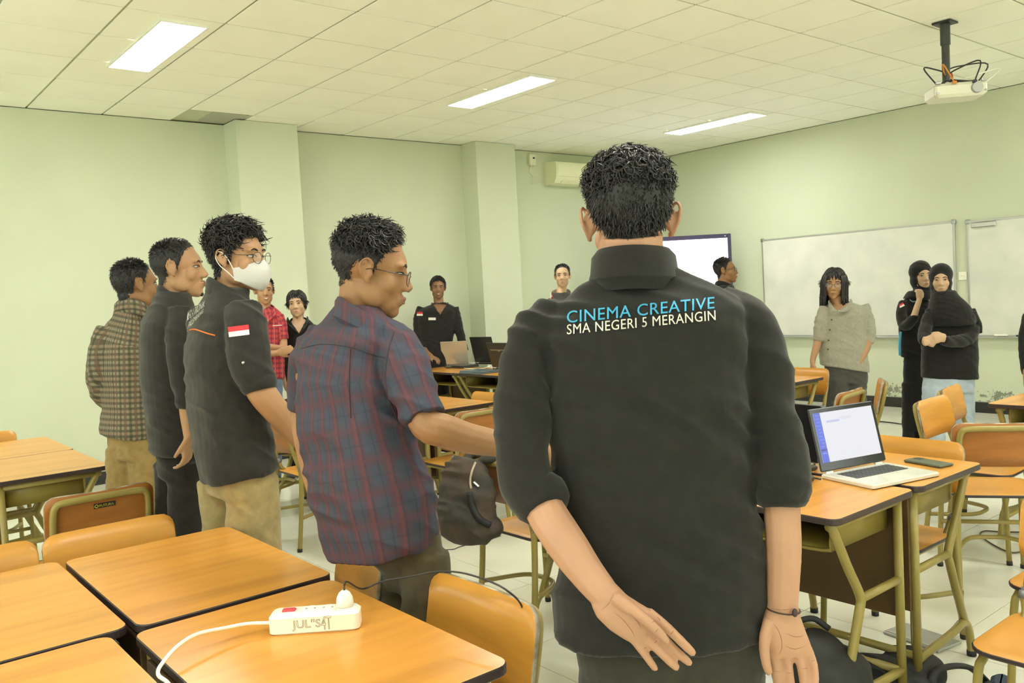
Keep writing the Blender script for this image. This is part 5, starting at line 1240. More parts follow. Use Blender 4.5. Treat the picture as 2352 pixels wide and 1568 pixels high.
f.legs([(840, 2362, 2438), (890, 2362, 2438)], [[(2382, 890, 0, 20), (2382, None, 0, 14)], [(2420, 890, 0, 20), (2420, None, 0, 14)]], BLKT, .8, .004)
f.make_body(3); face(f.H, f.bv, f.root, None); hair(f.H, f.root, 81, n=700, width=.004)
# ------------------------------------------------------------------ things on the walls and the ceiling
ALU = mat('aluminium', (.55, .56, .54), .35, metal=.8)
BOARD = mat('whiteboard_enamel', (.70, .70, .62), .22, noise=.10, scale=3.2, col2=(.60, .61, .55))
def whiteboard(y0_, y1, z0, z1, label):      # y0_ > y1: left to right as seen
    t = worldthing('whiteboard', label, 'whiteboard', (XW, (y0_+y1)/2, z0), 'whiteboards on the front wall')
    mb = MB(); mb.box((XW-.012, (y0_+y1)/2, (z0+z1)/2), (.018, y0_-y1-.02, z1-z0-.02)); obj('board_surface', mb, BOARD, t)
    for nm, c, sz in (('frame_rail', ((y0_+y1)/2, z1), (y0_-y1, .022)), ('frame_rail', ((y0_+y1)/2, z0), (y0_-y1, .022)), ('frame_rail', (y0_, (z0+z1)/2), (.022, z1-z0)), ('frame_rail', (y1, (z0+z1)/2), (.022, z1-z0))):
        mb = MB(); mb.rbox((XW-.0125, c[0], c[1]), (.025, sz[0], sz[1]), .003); obj(nm, mb, ALU, t)
    for y in (y0_, y1):
        for z in (z0, z1): mb = MB(); mb.rbox((XW-.015, y, z), (.031, .05, .05), .008); obj('corner_cap', mb, GREYM, t)
    mb = MB(); mb.rbox((XW-.035, (y0_+y1)/2, z0-.012), (.07, (y0_-y1)*.99, .012), .003); obj('pen_tray', mb, ALU, t)
    return t
whiteboard(6.36, 4.03, .80, 2.00, 'long whiteboard on the front wall behind the long-haired man')
whiteboard(3.89, 1.55, .80, 1.985, 'whiteboard at the right edge of the photo, cut off by the frame')
mb = MB(); mb.rbox((XW-.034, 3.73, 1.945), (.018, .24, .05), .006); tag(obj('board_eraser', mb, ALU), 'silver magnetic holder on the top left corner of the right whiteboard', 'holder')
mb = MB(); mb.rbox((XW-.046, 3.58, .812), (.04, .13, .02), .006); obj_ = tag(obj('board_eraser', mb, WHITEP), 'white eraser on the pen tray of the right whiteboard', 'eraser')
mb = MB(); mb.tube([(XW-.046, 3.44, .806), (XW-.046, 3.34, .806)], .009, 8); p_ = tag(obj('board_marker', mb, DARK, None, True), 'black marker lying on the pen tray of the right whiteboard', 'marker')
mb = MB(); mb.tube([(XW-.046, 3.34, .806), (XW-.046, 3.30, .806)], .0075, 8); obj('marker_cap', mb, GREYM, p_)

def outlet(c, nrm, label, round_=False):
    t = worldthing('wall_socket', label, 'socket', tuple(c)); c = np.array(c, float); n = np.array(nrm, float); sd = np.cross(UP, n); R = np.stack([sd, UP, n], 1)
    mb = MB()
    if round_: mb.tube([c, c+n*.012, c+n*.03], [.05, .05, .042], 20)
    else: mb.rbox(c+n*.006, (.085, .085, .012), .003, R)
    obj('plate', mb, WHITEP, t); mb = MB(); mb.tube([c+n*.0125, c+n*.016], [.026, .024], 18); o = obj('socket_face', mb, IVORY, t)
    for s in (-1, 1): mb = MB(); mb.tube([c+n*.0155+sd*.0095*s, c+n*.0166+sd*.0095*s], .0032, 8); obj('pin_hole', mb, DARK, o)
    return t
outlet((XW, 3.955, 1.43), (-1, 0, 0), 'small wall socket between the two whiteboards')
t = outlet((5.72, YW, 1.44), (0, -1, 0), 'white socket with a round plug on the wall behind the man at the far laptops')
mb = MB(); c = np.array((5.72, YW-.017, 1.44)); mb.tube([c, c+(0, -.03, 0), c+(0, -.045, 0)], [.034, .036, .028], 16); pg = tag(obj('plug', mb, WHITEP, None, True), 'white plug in the wall socket by the second column, black cable below it', 'plug')
mb = MB(); mb.tube(spline([c+(0, -.045, -.005), c+(.03, -.05, -.06), c+(.06, -.02, -.4), c+(.07, -.0, -1.3)], 6), .004, 6); obj('cable', mb, DARK, pg, True, 0)

# big screen in the far corner, on a wheeled stand
A = at(1677, 538, 2.1); n_ = (at(1400, 553, 2.1)-A); B = A+n_/np.linalg.norm(n_)*1.52
d_ = (B-A)/np.linalg.norm(B-A); nn = np.array([d_[1], -d_[0], 0.]); nn = nn if nn@(CC-A) > 0 else -nn
TVR = np.stack([-d_, UP, nn], 1); TVC = (A+B)/2; TVC = TVC*np.array([1, 1, 0])+UP*1.66; TVW = 1.52; TVH = .90
t = worldthing('tv_screen', 'large glowing screen with a dark frame in the corner behind the man in front', 'screen', (TVC[0], TVC[1], 0))
mb = MB()
for s in (-1, 1): mb.rbox(TVC+TVR[:, 0]*s*(TVW/2-.022)+nn*.01, (.044, TVH, .06), .006, TVR); mb.rbox(TVC+UP*s*(TVH/2-.026)+nn*.01, (TVW-.088, .052, .06), .006, TVR)
obj('bezel', mb, mat('tv_bezel', (.030, .022, .075), .3), t)
SCRM = mat('tv_glow', (.86, .78, 1.0), .3, emit=1.3)
mb = MB(); mb.box(TVC+nn*.012, (TVW-.088, TVH-.104, .02), TVR); obj('display', mb, SCRM, t)
mb = MB(); mb.rbox(TVC-nn*.045, (TVW-.1, TVH-.1, .05), .01, TVR); obj('back_shell', mb, DARK, t)
mb = MB(); mb.box(TVC+TVR[:, 0]*(TVW/2-.075)+UP*(TVH/2-.026)+nn*.041, (.012, .012, .002), TVR); obj('brand_dot', mb, WHITEPR, t)
mb = MB()
for s in (-1, 1): mb.tube([TVC+TVR[:, 0]*s*.3-nn*.08-UP*.2, (TVC+TVR[:, 0]*s*.3-nn*.08)*np.array([1, 1, 0])+UP*.08], .025, 10)
obj('stand_post', mb, DARK, t, True)
for s in (-1, 1):
    mb = MB(); b = (TVC+TVR[:, 0]*s*.3)*np.array([1, 1, 0])+UP*.08; mb.rbox(b, (.05, .04, .6), .008, TVR); o = obj('stand_foot', mb, DARK, t)
    for q in (-.26, .26): mb = MB(); e = b+nn*q-UP*.05; mb.tube([e-TVR[:, 0]*.015, e+TVR[:, 0]*.015], .03, 14); obj('caster', mb, RUBBER, o, True)

# air conditioner over the column wall
t = worldthing('air_conditioner', 'white air conditioner high on the wall, half hidden behind dark hair', 'air conditioner', (7.95, YW, 2.86))
ACM = mat('ac_plastic', (.80, .80, .56), .35); L = .92; xc = 7.93
prof = [(0, 2.86), (-.10, 2.855), (-.17, 2.875), (-.205, 2.93), (-.222, 3.00), (-.225, 3.10), (-.215, 3.135), (-.06, 3.15), (0, 3.15)]
mb = MB(); mb.loft([np.array([(x, YW+a, z) for a, z in prof]) for x in (xc-L/2, xc+L/2)]); obj('casing', mb, ACM, t, True, 25)
mb = MB(); mb.loft([np.array([(x, YW+a, z) for a, z in [(-.219, 2.958), (-.2345, 3.01), (-.2375, 3.10), (-.228, 3.13), (-.222, 3.128), (-.223, 3.01), (-.205, 2.95)]]) for x in (xc-L/2+.02, xc+L/2-.02)]); obj('front_cover', mb, mat('ac_cover', (.84, .84, .58), .25), t, True, 25)
mb = MB(); mb.box((xc, YW-.178, 2.912), (L*.80, .06, .016), rotx(-.9)); obj('air_slot', mb, mat('slot_dark', (.05, .05, .035), .6), t)
mb = MB(); mb.rbox((xc, YW-.192, 2.886), (L*.79, .052, .008), .002, rotx(-.7)); obj('louvre', mb, ACM, t)
mb = MB(); mb.rbox((7.24, YW-.025, 3.17), (.10, .05, .14), .008); t2 = tag(obj('isolator_switch', mb, IVORY), 'small ivory switch box on the wall left of the air conditioner', 'switch box')
mb = MB(); mb.box((7.25, YW-.052, 3.19), (.03, .006, .018)); obj('switch', mb, DARK, t2)
mb = MB(); mb.tube(spline([(7.24, YW-.012, 3.10), (7.20, YW-.02, 3.02), (7.26, YW-.02, 2.96), (7.22, YW-.014, 2.88)], 5), .005, 6); obj('cable', mb, IVORY, t2, True, 0)

# projector hanging from the ceiling
px, py = 6.536, 2.831
t = worldthing('ceiling_projector', 'white projector hanging from a black pole at the upper right', 'projector', (px, py, ZC))
mb = MB(); mb.box((px, py, ZC-.006), (.13, .13, .012)); obj('mount_plate', mb, DARK, t)
mb = MB(); mb.tube([(px, py, ZC-.012), (px, py, ZC-.16)], .034, 12); mb.tube([(px, py, ZC-.14), (px, py, ZC-.42)], .027, 12); obj('pole', mb, mat('pole_black', (.045, .05, .045), .5), t, True)
PJ = np.array([px+.07, py-.03, ZC-.50]); a = math.radians(-48); PR = rotz(a)
PJM = mat('projector_shell', (.72, .71, .58), .4)
mb = MB(); mb.rbox(PJ, (.36, .26, .10), .02, PR); obj('shell', mb, PJM, t)
mb = MB(); mb.tube([PJ+PR@np.array([.1, -.128, .0]), PJ+PR@np.array([.1, -.155, .0])], [.04, .036], 16); obj('lens_barrel', mb, GREYM, t, True)
for dx, dz in ((-.17, .055), (.17, .055), (.17, -.02), (-.17, -.02)):
    mb = MB(); mb.rbox(PJ+PR@np.array([dx*.9, -.12, dz]), (.035, .02, .02), .004, PR); obj('shell_clip', mb, GREYM, t)
mb = MB()
for s in (-1, 1): mb.tube([(px, py, ZC-.41), PJ+PR@np.array([s*.11, .06, .052])], .009, 6); mb.tube([(px, py, ZC-.41), PJ+PR@np.array([s*.11, -.07, .052])], .009, 6)
obj('bracket_arm', mb, DARK, t, True, 0)
rg = np.random.default_rng(8)
cab = [(.30, .10, .0, DARK), (-.18, .02, .02, DARK), (.16, -.13, .0, DARK), (-.10, -.15, -.01, mat('orange_plug', (.6, .22, .03), .5)), (.05, .12, .03, mat('red_cable', (.45, .03, .02), .5)), (.36, .04, .01, WHITEP)]
for i, (dx, dy, dz, m) in enumerate(cab):
    e = PJ+PR@np.array([dx*.55, dy, .045]); s = np.array([px, py, ZC-.34-.02*i]); mid = (s+e)/2+PR@np.array([dx*.7, dy*.5, .10])
    mb = MB(); mb.tube(spline([s, s+(PR@np.array([dx*.35, dy*.4, .03])), mid, e], 5), .0055, 6); o = obj('cable', mb, m, t, True, 0)
    mb = MB(); mb.rbox(e, (.03, .022, .022), .004, PR); obj('connector', mb, m, o)
mb = MB(); q = np.linspace(0, 2*math.pi, 15)[:-1]; mb.tube(np.stack([px-.04+.045*np.cos(q), np.full(14, py-.01), ZC-.33+.06*np.sin(q)], 1), .004, 5, closed=True); obj('cable_loop', mb, DARK, t, True, 0)

# ------------------------------------------------------------------ on the nearest desks
def frame_on(p, u_dir, z=UP):
    d = np.asarray(u_dir, float); d = d-z*(d@z); d /= np.linalg.norm(d); return np.stack([d, np.cross(z, d), z], 1)
ZT = DH
a = at(617, 1462, ZT); b = at(826, 1447, ZT); ctr = (a+b)/2; R = frame_on(ctr, b-a); Lx = np.linalg.norm(b-a); R2 = R
STRIP = mat('strip_plastic', (.86, .82, .70), .3)
t = worldthing('power_strip', 'white power strip with a red switch and hand-drawn letters on the front desk', 'power strip', tuple(ctr))
wy = .058; h = .046; c = ctr+R[:, 1]*wy*.5
mb = MB(); prof = []
for z, k in ((0, .004), (.004, 0), (h-.008, 0), (h, .007)): prof.append(np.array([c+R@np.array([x, y, z]) for x, y in rrect(Lx-2*k, wy-2*k, .014, 4)]))
mb.loft(prof); obj('housing', mb, STRIP, t, True, 40)
mb = MB(); mb.rbox(c+R@np.array([-Lx*.29, .0, h+.001]), (.030, .017, .007), .002, R); sw = obj('switch', mb, mat('red_switch', (.62, .05, .07), .3), t)
for k, dx in enumerate((-.05, .145, .335)):
    q = c+R@np.array([Lx*dx, 0, h]); mb = MB(); mb.tube([q+UP*.0003, q+UP*.0016], [.0205, .0195], 22); o = obj('socket_face', mb, WHITEP, t, True, 40)
    for s in (-1, 1): mb = MB(); mb.tube([q+R[:, 0]*.0095*s+UP*.0014, q+R[:, 0]*.0095*s+UP*.0022], .0027, 8); obj('pin_hole', mb, mat('hole_grey', (.25, .24, .20), .6), o)
# hand drawn outlined letters on the long front side
def outline_letters(body, o, xd, yd, w, hgt, m, parent, name):
    V, F = text2d(body, .0)
    from collections import Counter
    E = Counter(tuple(sorted((f[i], f[(i+1) % 3]))) for f in F for i in range(3)); B = [e for e, n in E.items() if n == 1]
    P = np.asarray(o)+V[:, :1]*w*xd+V[:, 1:]*hgt*yd; mb = MB()
    for i, j in B: mb.tube([P[i], P[j]], .00055, 4)
    return obj(name, mb, m, parent)
INK = mat('pencil_ink', (.30, .24, .20), .7)
nf = -R[:, 1]
outline_letters("JUL''S", c+R@np.array([-Lx*.235, -wy/2-.0004, .009]), R[:, 0], UP, Lx*.31, .024, INK, t, 'drawn_letters')
outline_letters('4T', c+R@np.array([Lx*.085, -wy/2-.0004, .008]), R[:, 0], UP, Lx*.11, .030, INK, t, 'drawn_letters')
e0 = c+R@np.array([-Lx/2, -.004, .022])
gap = at(362, 1535, ZT); g2 = at(372, 1580, ZT)
pts = [e0+R[:, 0]*.004, e0-R[:, 0]*.05+UP*.002, at(520, 1441, ZT+.030), at(455, 1455, ZT+.038), at(412, 1480, ZT+.036), at(378, 1516, ZT+.024), at(363, 1548, ZT+.008)]
en = pts[-1]; pts += [np.array([.515, en[1]-.03, ZT-.02]), np.array([.513, en[1]-.04, ZT-.12]), np.array([.513, en[1]-.02, .30]), np.array([.50, en[1], .008]), np.array([.40, en[1]-.3, .008])]
mb = MB(); mb.tube(spline(pts, 6), .0042, 8); obj('cord', mb, STRIP, t, True, 0)
# charger plug and its thin black lead
pc = c+R@np.array([Lx*.335, 0, h+.0022]); t = worldthing('charger_plug', 'round white plug on the power strip with a thin black lead over the chair back', 'plug', tuple(pc))
mb = MB(); mb.tube([pc, pc+UP*.008, pc+UP*.020, pc+UP*.030, pc+UP*.036], [.0185, .0195, .018, .013, .006], 18); obj('plug_body', mb, WHITEP, t, True, 0)
q0 = pc+UP*.035
L = [q0, q0+UP*.02+R[:, 0]*.006, W(832, 1352, 2.13), W(880, 1334, 2.12), W(950, 1322, 2.08), W(1004, 1312, 2.03), W(1060, 1315, 1.985), W(1120, 1333, 1.93), W(1165, 1356, 1.90), W(1200, 1395, 1.92), W(1215, 1480, 1.95)]
e = L[-1]; L += [np.array([e[0]+.06, e[1], .30]), np.array([e[0]+.15, e[1]+.02, .006]), np.array([e[0]+.6, e[1]+.1, .006]), np.array([2.3, 1.75, .006])]
mb = MB(); mb.tube(spline(L, 6), .0023, 6); obj('lead', mb, mat('lead_black', (.03, .028, .028), .4), t, True, 0)

# ------------------------------------------------------------------ laptops
SILV = mat('laptop_silver', (.70, .69, .62), .3, metal=.35); KEYM = mat('laptop_keys', (.05, .052, .055), .5)
def laptop(base_o, xd, w, d, open_deg, label, shell, keys=True, screen=None, lidmat=None, closed=False, group=None, lid_h=None):
    """base_o: hinge-left corner seen by the user; xd: hinge direction; the user sits on the side away from the lid (cross(up, xd) points at the lid)"""
    o = np.array(base_o, float); x = np.asarray(xd, float); x = x-UP*(x@UP); x /= np.linalg.norm(x); y = -np.cross(UP, x); R = np.stack([x, -y, UP], 1)  # local y = towards hinge side
    t = worldthing('laptop', label, 'laptop', tuple(o), group)
    C = o+x*w/2+y*d/2
    mb = MB(); mb.rbox(C+UP*.0085, (w, d, .017), .004, R); bs = obj('base', mb, [shell], t)
    mb = MB(); mb.rbox(C+UP*.003, (w*.985, d*.985, .006), .002, R); obj('bottom_shell', mb, DARK, t)
    if keys and not closed:
        mb = MB(); mb.rbox(C-y*d*.13+UP*.0172, (w*.80, d*.44, .0012), .0005, R); obj('key_bed', mb, shell, bs)
        rows, colsn = 5, 14; kw, kh = w*.78/colsn, d*.42/rows; kb = MB()
        for r in range(rows):
            for c_ in range(colsn):
                kb.rbox(C-y*d*.13+R@np.array([(c_-colsn/2+.5)*kw, (r-rows/2+.5)*kh, .0188]), (kw*.82, kh*.80, .002), .0004, R)
        k_ = obj('keys', kb, KEYM, bs); k_['kind'] = 'stuff'
        mb = MB(); mb.rbox(C+y*d*.30+UP*.0172, (w*.30, d*.30, .0008), .0003, R); obj('touchpad', mb, mat('touchpad', (.62, .61, .54), .25), bs)
    a = math.radians(open_deg); ld = (y*math.cos(a)+UP*math.sin(a)); ln = np.cross(x, ld); hgt = lid_h or d*.97
    h0 = o+UP*.019+(UP*.004 if not closed else 0)
    if closed: ld, ln = y, UP
    LR = np.stack([x, ld, ln], 1); LC = h0+x*w/2+ld*hgt/2
    if closed: LC = C+UP*.0225; LR = np.stack([x, y, np.cross(x, y)], 1)
    mb = MB(); mb.rbox(LC, (w, hgt, .009), .004, LR); lid = obj('lid', mb, lidmat or shell, t)
    if closed: return t, None, None, None, lid
    s = 1 if (ln@y) > 0 else -1                    # which side faces the user
    ln = ln*s
    mb = MB(); mb.rbox(LC+ln*.0048, (w*.985, hgt*.97, .0012), .0006, LR); bz = obj('screen_bezel', mb, mat('glossy_black', (.012, .012, .014), .12), t)
    if screen: mb = MB(); mb.box(LC+ld*hgt*.03+ln*.0058, (w*.90, hgt*.79, .0008), LR); obj('display', mb, screen, bz)
    mb = MB()
    for q in (.12, .88): mb.tube([h0+x*w*(q-.05)-UP*.006, h0+x*w*(q+.05)-UP*.006], .0062, 10)
    obj('hinge', mb, SILV, t, True)
    return t, LC, ld, ln, bz
# the open white laptop: base corners from the desk
fl = at(1998, 1126, ZT+.016); fr = at(2163, 1091, ZT+.016); br_ = at(2050, 1052, ZT+.016); bl = at(1874, 1084, ZT+.016)
xd = ((br_-bl)+(fr-fl))/2; w = .335; d = .235
yv = np.cross(UP, xd/np.linalg.norm(xd)); cen = (fl+fr+br_+bl)/4; o = cen-xd/np.linalg.norm(xd)*w/2+yv*d/2; o[2] = ZT+.0005
SCR = mat('laptop_display', (.60, .61, .78), .5, emit=.20); SCR.node_tree.nodes['Principled BSDF'].inputs['Base Color'].default_value = (.05, .05, .06, 1); SCR.node_tree.nodes['Principled BSDF'].inputs['Emission Color'].default_value = (.92, .92, 1, 1); SCR.node_tree.nodes['Principled BSDF'].inputs['Emission Strength'].default_value = .29
t, LC, ld, ln, bz = laptop(o, xd, w, d, 104, 'open white laptop with a bright page on its screen, on the right-hand desks', SILV, True, SCR, DARK, lid_h=.232)
x = xd/np.linalg.norm(xd)
LR = np.stack([x, ld, ln], 1)
def glow(name, col, e=.29):
    m = mat(name, col, .5, emit=e); m.node_tree.nodes['Principled BSDF'].inputs['Base Color'].default_value = (.04, .04, .05, 1); return m
def on_screen(fx, fy, fw, fh, m, name, e=.0066):
    mb = MB(); mb.box(LC+ld*.232*.03+x*w*.9*(fx-.5)+ld*.232*.79*(fy-.5)+ln*e, (w*.9*fw, .232*.79*fh, .0003), LR); return obj(name, mb, m, bz)
BLU = glow('screen_blue', (.10, .17, .85))
on_screen(.055, .5, .11, 1.0, BLU, 'side_menu')
on_screen(.30, .80, .22, .045, glow('screen_pale_blue', (.62, .66, .95)), 'page_heading'); on_screen(.055, .25, .105, .03, glow('screen_navy', (.06, .04, .30)), 'menu_highlight', .0070)
for i in range(12): on_screen(.052+.006*(i % 3), .95-.07*i if i != 10 else .19, .045+.01*(i % 4), .012, glow('screen_menu_text', (.34, .42, .95)), 'menu_line', .0070)
for k, (yy, ww) in enumerate(((.86, .16), (.835, .22), (.81, .12))): on_screen(.52, yy, ww, .008, glow('screen_grey_text', (.72, .70, .85)), 'page_line', .0070)
# green phone
p1, p2, p3, p4 = at(2080, 1061, ZT), at(2108, 1058, ZT), at(2186, 1070, ZT), at(2176, 1083, ZT)
pcx = (p1+p3)/2; pd = at(2182, 1076, ZT)-at(2090, 1060, ZT); R = frame_on(pcx, pd)
t = worldthing('phone', 'dark green phone lying face down beyond the white laptop', 'phone', tuple(pcx))
mb = MB(); mb.rbox(pcx+UP*.006, (.162, .076, .010), .003, R); obj('phone_case', mb, mat('phone_green', (.085, .10, .065), .4), t)
mb = MB(); mb.rbox(pcx+UP*.0116+R[:, 0]*-.055+R[:, 1]*.018, (.028, .026, .0016), .0006, R); obj('camera_bump', mb, DARK, t)
# charger, leads and a second laptop behind the man in front
for i, P in enumerate(([at(1838, 1010, ZT+.03), at(1858, 1024, ZT+.05), at(1866, 1050, ZT+.012), at(1860, 1068, ZT+.005)], [at(1815, 1072, ZT+.004), at(1840, 1062, ZT+.004), at(1872, 1066, ZT+.006)], [at(1826, 1090, ZT+.005), at(1845, 1093, ZT+.006), at(1885, 1100, ZT+.009)])):
    mb = MB(); mb.tube(spline(P, 5), .0035, 6); tag(obj('black_lead', mb, DARK, None, True, 0), ('lead looping up to the hinge of the white laptop', 'lead lying left of the white laptop', 'lead plugged into the left side of the white laptop')[i], 'cable')
q = at(1846, 1112, ZT); mb = MB(); mb.rbox(q+UP*.016, (.10, .05, .03), .008, frame_on(q, at(1866, 1100, ZT)-q)); tag(obj('charger_brick', mb, DARK), 'black charger brick on the desk beside the rolled sleeve', 'charger')
laptop(at(1722, 1052, ZT), at(1818, 1068, ZT)-at(1722, 1052, ZT), .34, .23, 100, 'dark laptop behind the man in front, only its edge showing by his elbow', mat('dark_grey_shell', (.10, .10, .095), .4), True, None, mat('dark_grey_shell', (.10, .10, .095), .4))

# far row of laptops: their lids are seen from behind
GL = 'laptops on the far row'
far = 4.90
def farlap(u0, v0, u1, v1, w, deg, label, shell, lid, hh=None):
    a = at(u0, v0, ZT); b = at(u1, v1, ZT); xd = a-b           # user on the far side looks back at us: hinge runs right to left
    return laptop(b, xd, w, .24, deg, label, shell, True, None, lid, lid_h=hh)
SBACK = mat('silver_lid', (.62, .56, .44), .28, metal=.6); DBACK = mat('black_lid', (.035, .034, .032), .35)
farlap(1022, 841, 1078, 839, .30, 103, 'silver laptop with its lid towards the photographer on the far row', SILV, SBACK, .255)
farlap(1090, 836, 1142, 837, .33, 104, 'black laptop standing behind the gaming laptop on the far row', DARK, DBACK, .29)
t, LC, ld, ln, lid = farlap(1131, 848, 1183, 850, .33, 105, 'black gaming laptop with a pale stripe on its lid, right end of the far row', DARK, DBACK, .26)
x = np.cross(ld, ln); LRR = np.stack([x, ld, np.cross(x, ld)], 1)
mb = MB(); mb.box(LC-ln*.0052+ld*.055, (.25, .010, .0012), LRR); mb.box(LC-ln*.0052+ld*.047, (.03, .012, .0012), LRR); obj('lid_stripe', mb, mat('pale_stripe', (.30, .26, .17), .4), t)
mb = MB(); q = np.linspace(0, 2*math.pi, 17)[:-1]; cc = LC-ln*.005-x*(-.06)*np.sign((RH@x))-ld*.03
mb.tube(np.array([cc+x*.022*math.cos(k)+ld*.040*math.sin(k) for k in q]), .0022, 5, closed=True); obj('lid_emblem', mb, mat('dim_red_emblem', (.10, .03, .02), .4), t)
def flatlap(u, v, du, dv, w, d, label, m):
    o = at(u, v, ZT); return laptop(o, at(u+du, v+dv, ZT)-o, w, d, 0, label, m, False, closed=True)
t, *_r = flatlap(1098, 852, 62, 3, .34, .24, 'closed dark blue laptop lying at the front of the far row', mat('slate_lid', (.10, .14, .16), .3))
flatlap(1058, 840, 48, 2, .32, .22, 'closed black laptop lying beside the silver laptop', DBACK)
q = at(1033, 845, ZT); mb = MB(); mb.ell(q+UP*.014, (.03, .055, .018), frame_on(q, (0, 1, 0))); m_ = tag(obj('computer_mouse', mb, mat('mouse_olive', (.06, .055, .03), .4), None, True, 0), 'dark mouse in front of the silver laptop', 'mouse')
q = at(1010, 838, ZT); mb = MB(); mb.rbox(q+UP*.006, (.07, .15, .01), .003, frame_on(q, (.3, 1, 0))); tag(obj('phone', mb, WHITEP), 'pale phone under the hand of the man at the far laptops', 'phone')
q = at(990, 842, ZT); mb = MB(); mb.rbox(q+UP*.012, (.12, .22, .022), .006, frame_on(q, (.1, 1, 0))); tag(obj('pencil_case', mb, DARK), 'flat black case at the left end of the far row', 'case')
mb = MB(); mb.tube(spline([at(1046, 842, ZT+.004), at(1075, 846, ZT+.004), at(1108, 846, ZT+.005), at(1126, 840, ZT+.02), at(1130, 843, ZT+.012)], 5), .004, 6); tag(obj('white_lead', mb, WHITEP, None, True, 0), 'thin white lead curling between the far laptops', 'cable')
q = at(668, 923, ZT); mb = MB(); mb.rbox(q+UP*.01, (.22, .16, .02), .004, frame_on(q, (1, .1, 0))); tag(obj('notebook', mb, DARK), 'black folder on the desk beside the person in the V-neck shirt', 'folder')

# ------------------------------------------------------------------ bags
def bag(name, label, cat, shapes, m, vx=.009, wr=.012, seed=1., loc=None):
    mb = MB(); [mb.ell(c, r, R, 16, 12) for c, r, R in shapes]
    V = np.concatenate(mb.v); V[:, 2] = np.maximum(V[:, 2], loc[2]+.004); mb.v = [V]
    t = worldthing(name, label, cat, tuple(loc)); o = fused('bag_body', mb, vx, m, t, 4, wr, seed); return t, o
CAMO = mat('camouflage_cloth', (.030, .028, .022), .8, noise=1, scale=9, col2=(.085, .055, .038), bump=.4, bscale=250)
BAGB = mat('black_nylon', (.012, .012, .012), .65, bump=.4, bscale=300)
ZIP = mat('zip_metal', (.5, .48, .42), .3, metal=.8)
hx, hy = 2.115, 2.93
sz = .47
t, o = bag('backpack', 'camouflage backpack hung on a chair back, behind the rolled sleeve', 'backpack', [((hx, hy, sz+.15), (.10, .165, .165), None), ((hx-.04, hy-.01, sz+.09), (.09, .15, .10), None), ((hx+.01, hy+.02, sz+.25), (.08, .13, .09), None), ((hx-.01, hy-.03, sz+.05), (.11, .15, .07), None), ((hx+.13, hy+.06, sz+.33), (.10, .03, .02), None), ((hx+.13, hy-.06, sz+.33), (.10, .03, .02), None)], CAMO, .008, .014, 2., (hx, hy, sz))
bv = bvh_of(o)
def on_bag(bv, L, r, m, name, parent, off=.0, n=6):
    P = []
    for u, v in L:
        d = ray(u, v); d /= np.linalg.norm(d); h = bv.ray_cast(Vector(CC), Vector(d))
        if h[0] is not None: P.append(np.array(h[0])-d*off)
    if len(P) > 1: mb = MB(); mb.tube(spline(P, 4), r, n); return obj(name, mb, m, parent, True, 0)
on_bag(bv, [(1092, 1062), (1084, 1082), (1080, 1104), (1082, 1122)], .005, mat('pale_piping', (.42, .34, .26), .6), 'zip_line', t, .002)
on_bag(bv, [(1088, 1106), (1094, 1112), (1100, 1118)], .006, ZIP, 'zip_puller', t, .006)
on_bag(bv, [(1078, 1130), (1084, 1160), (1100, 1190), (1126, 1206)], .014, BAGB, 'strap', t, .008)
fx, fy = 2.50, 1.42
g0 = at(1905, 1560, .18)
t, o = bag('backpack', 'black backpack on the floor with a carry loop, beside the hanging hand', 'backpack', [((g0[0], g0[1], .14), (.16, .13, .155), None), ((g0[0]-.03, g0[1]+.03, .235), (.11, .10, .115), None), ((g0[0]+.03, g0[1]-.05, .08), (.15, .11, .085), None)], BAGB, .009, .010, 5., (g0[0], g0[1], 0))
bv = bvh_of(o); k0 = np.array([g0[0]-.05, g0[1]+.05, .335]); mb = MB(); mb.tube(spline([k0, k0+(-.015, .015, .035), k0+(.025, -.015, .045), k0+(.06, -.05, .01)], 5), .010, 8, flat=(CF, .5)); obj('carry_loop', mb, BAGB, t, True, 0)
g1 = at(2035, 1560, .06)
t, o = bag('bag', 'crumpled black bag on the floor by the desk legs, two humps', 'bag', [((g1[0], g1[1]+.03, .055), (.07, .12, .085), rotz(.5)), ((g1[0]+.14, g1[1]-.02, .055), (.075, .12, .082), rotz(.4)), ((g1[0]+.07, g1[1]-.02, .03), (.17, .13, .05), None)], BAGB, .008, .012, 9., (g1[0], g1[1], 0))
g2 = at(2150, 1556, .03); mb = MB(); mb.tube(spline([at(2138, 1568, .06), at(2150, 1541, .09), at(2190, 1529, .10), at(2230, 1534, .08), at(2262, 1562, .02), at(2280, 1590, .012)], 6), .017, 8, flat=(UP, .5)); obj('strap', mb, BAGB, t, True, 0)
q = at(2300, 1562, .05); mb = MB(); mb.rbox(q-UP*.02, (.12, .07, .05), .015, frame_on(q, (1, .3, 0))); V = None; tag(obj('pouch', mb, mat('navy_cloth', (.02, .035, .06), .7)), 'small navy pouch on the floor under the corner chair', 'pouch')
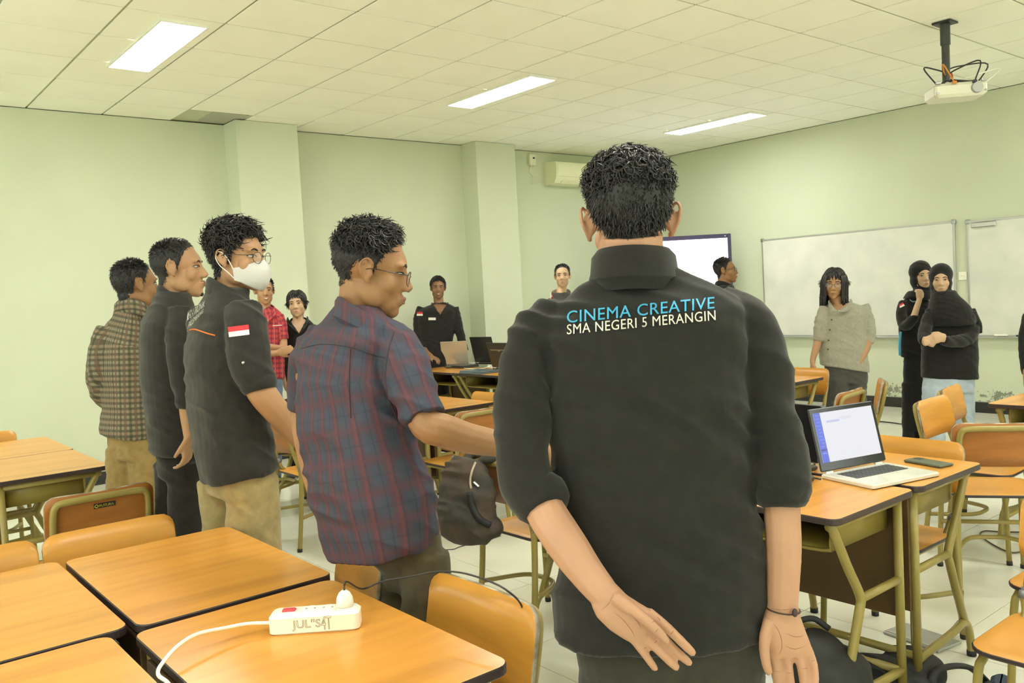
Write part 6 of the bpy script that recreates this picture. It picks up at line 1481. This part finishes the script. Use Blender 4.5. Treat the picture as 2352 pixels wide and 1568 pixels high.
# jacket over the chair in the middle
j0 = np.array([3.62, 4.235+.02, .815]); mb = MB()
mb.ell(j0+(.02, .0, .0), (.17, .035, .022)); mb.ell(j0+(-.10, .02, -.03), (.09, .04, .05)); mb.ell(j0+(.08, .045, -.07), (.10, .02, .09)); mb.ell(j0+(.10, -.02, .012), (.08, .03, .018))
t = worldthing('jacket', 'dark grey jacket thrown over the back of a chair in the middle', 'jacket', tuple(j0)); fused('jacket_cloth', mb, .008, cloth('slate_cloth', (.09, .10, .095)), t, 4, .006, 3.)

# ------------------------------------------------------------------ on the floor
q = (at(2075, 1452, .01)+at(2160, 1470, .01))/2; R = frame_on(q, at(2160, 1462, 0)-at(2095, 1440, 0))
t = worldthing('floor_socket_lid', 'grey metal lid lying on the floor tiles under the desk', 'floor box', (q[0], q[1], 0))
mb = MB(); mb.rbox(q*np.array([1, 1, 0])+UP*.006, (.25, .15, .012), .003, R); obj('lid_plate', mb, mat('brushed_steel', (.45, .46, .46), .3, metal=.7), t)
mb = MB(); mb.box(q*np.array([1, 1, 0])+UP*.0125-R[:, 1]*.06, (.24, .012, .002), R); obj('lid_lip', mb, ALU, t)
def floorcable(P, r, label, m):
    mb = MB(); mb.tube(spline(P, 6), r, 6); tag(obj('floor_cable', mb, m, None, True, 0), label, 'cable')
floorcable([at(1760, 952, .006), at(1827, 957, .006), at(2028, 968, .006), at(2130, 985, .006), at(2200, 990, .006)], .006, 'black cable running across the floor in front of the front wall', DARK)
floorcable([at(2352, 1222, .005), at(2300, 1221, .005), at(2262, 1219, .005), at(2252, 1228, .005), at(2280, 1250, .005), at(2320, 1268, .005), at(2350, 1266, .005)], .004, 'thin brown cable looped on the floor under the right-hand chair', mat('brown_lead', (.10, .065, .03), .5))
floorcable([at(1000, 1262, .004), at(1040, 1261, .004), at(1060, 1254, .004), at(1120, 1240, .004), at(1150, 1230, .004)], .0025, 'hair-thin dark wire on the floor beside the backpack chair', DARK)

for o in list(bpy.data.objects):
    if '_w' in o: del o['_w']
bpy.data.scenes.remove(TMP)
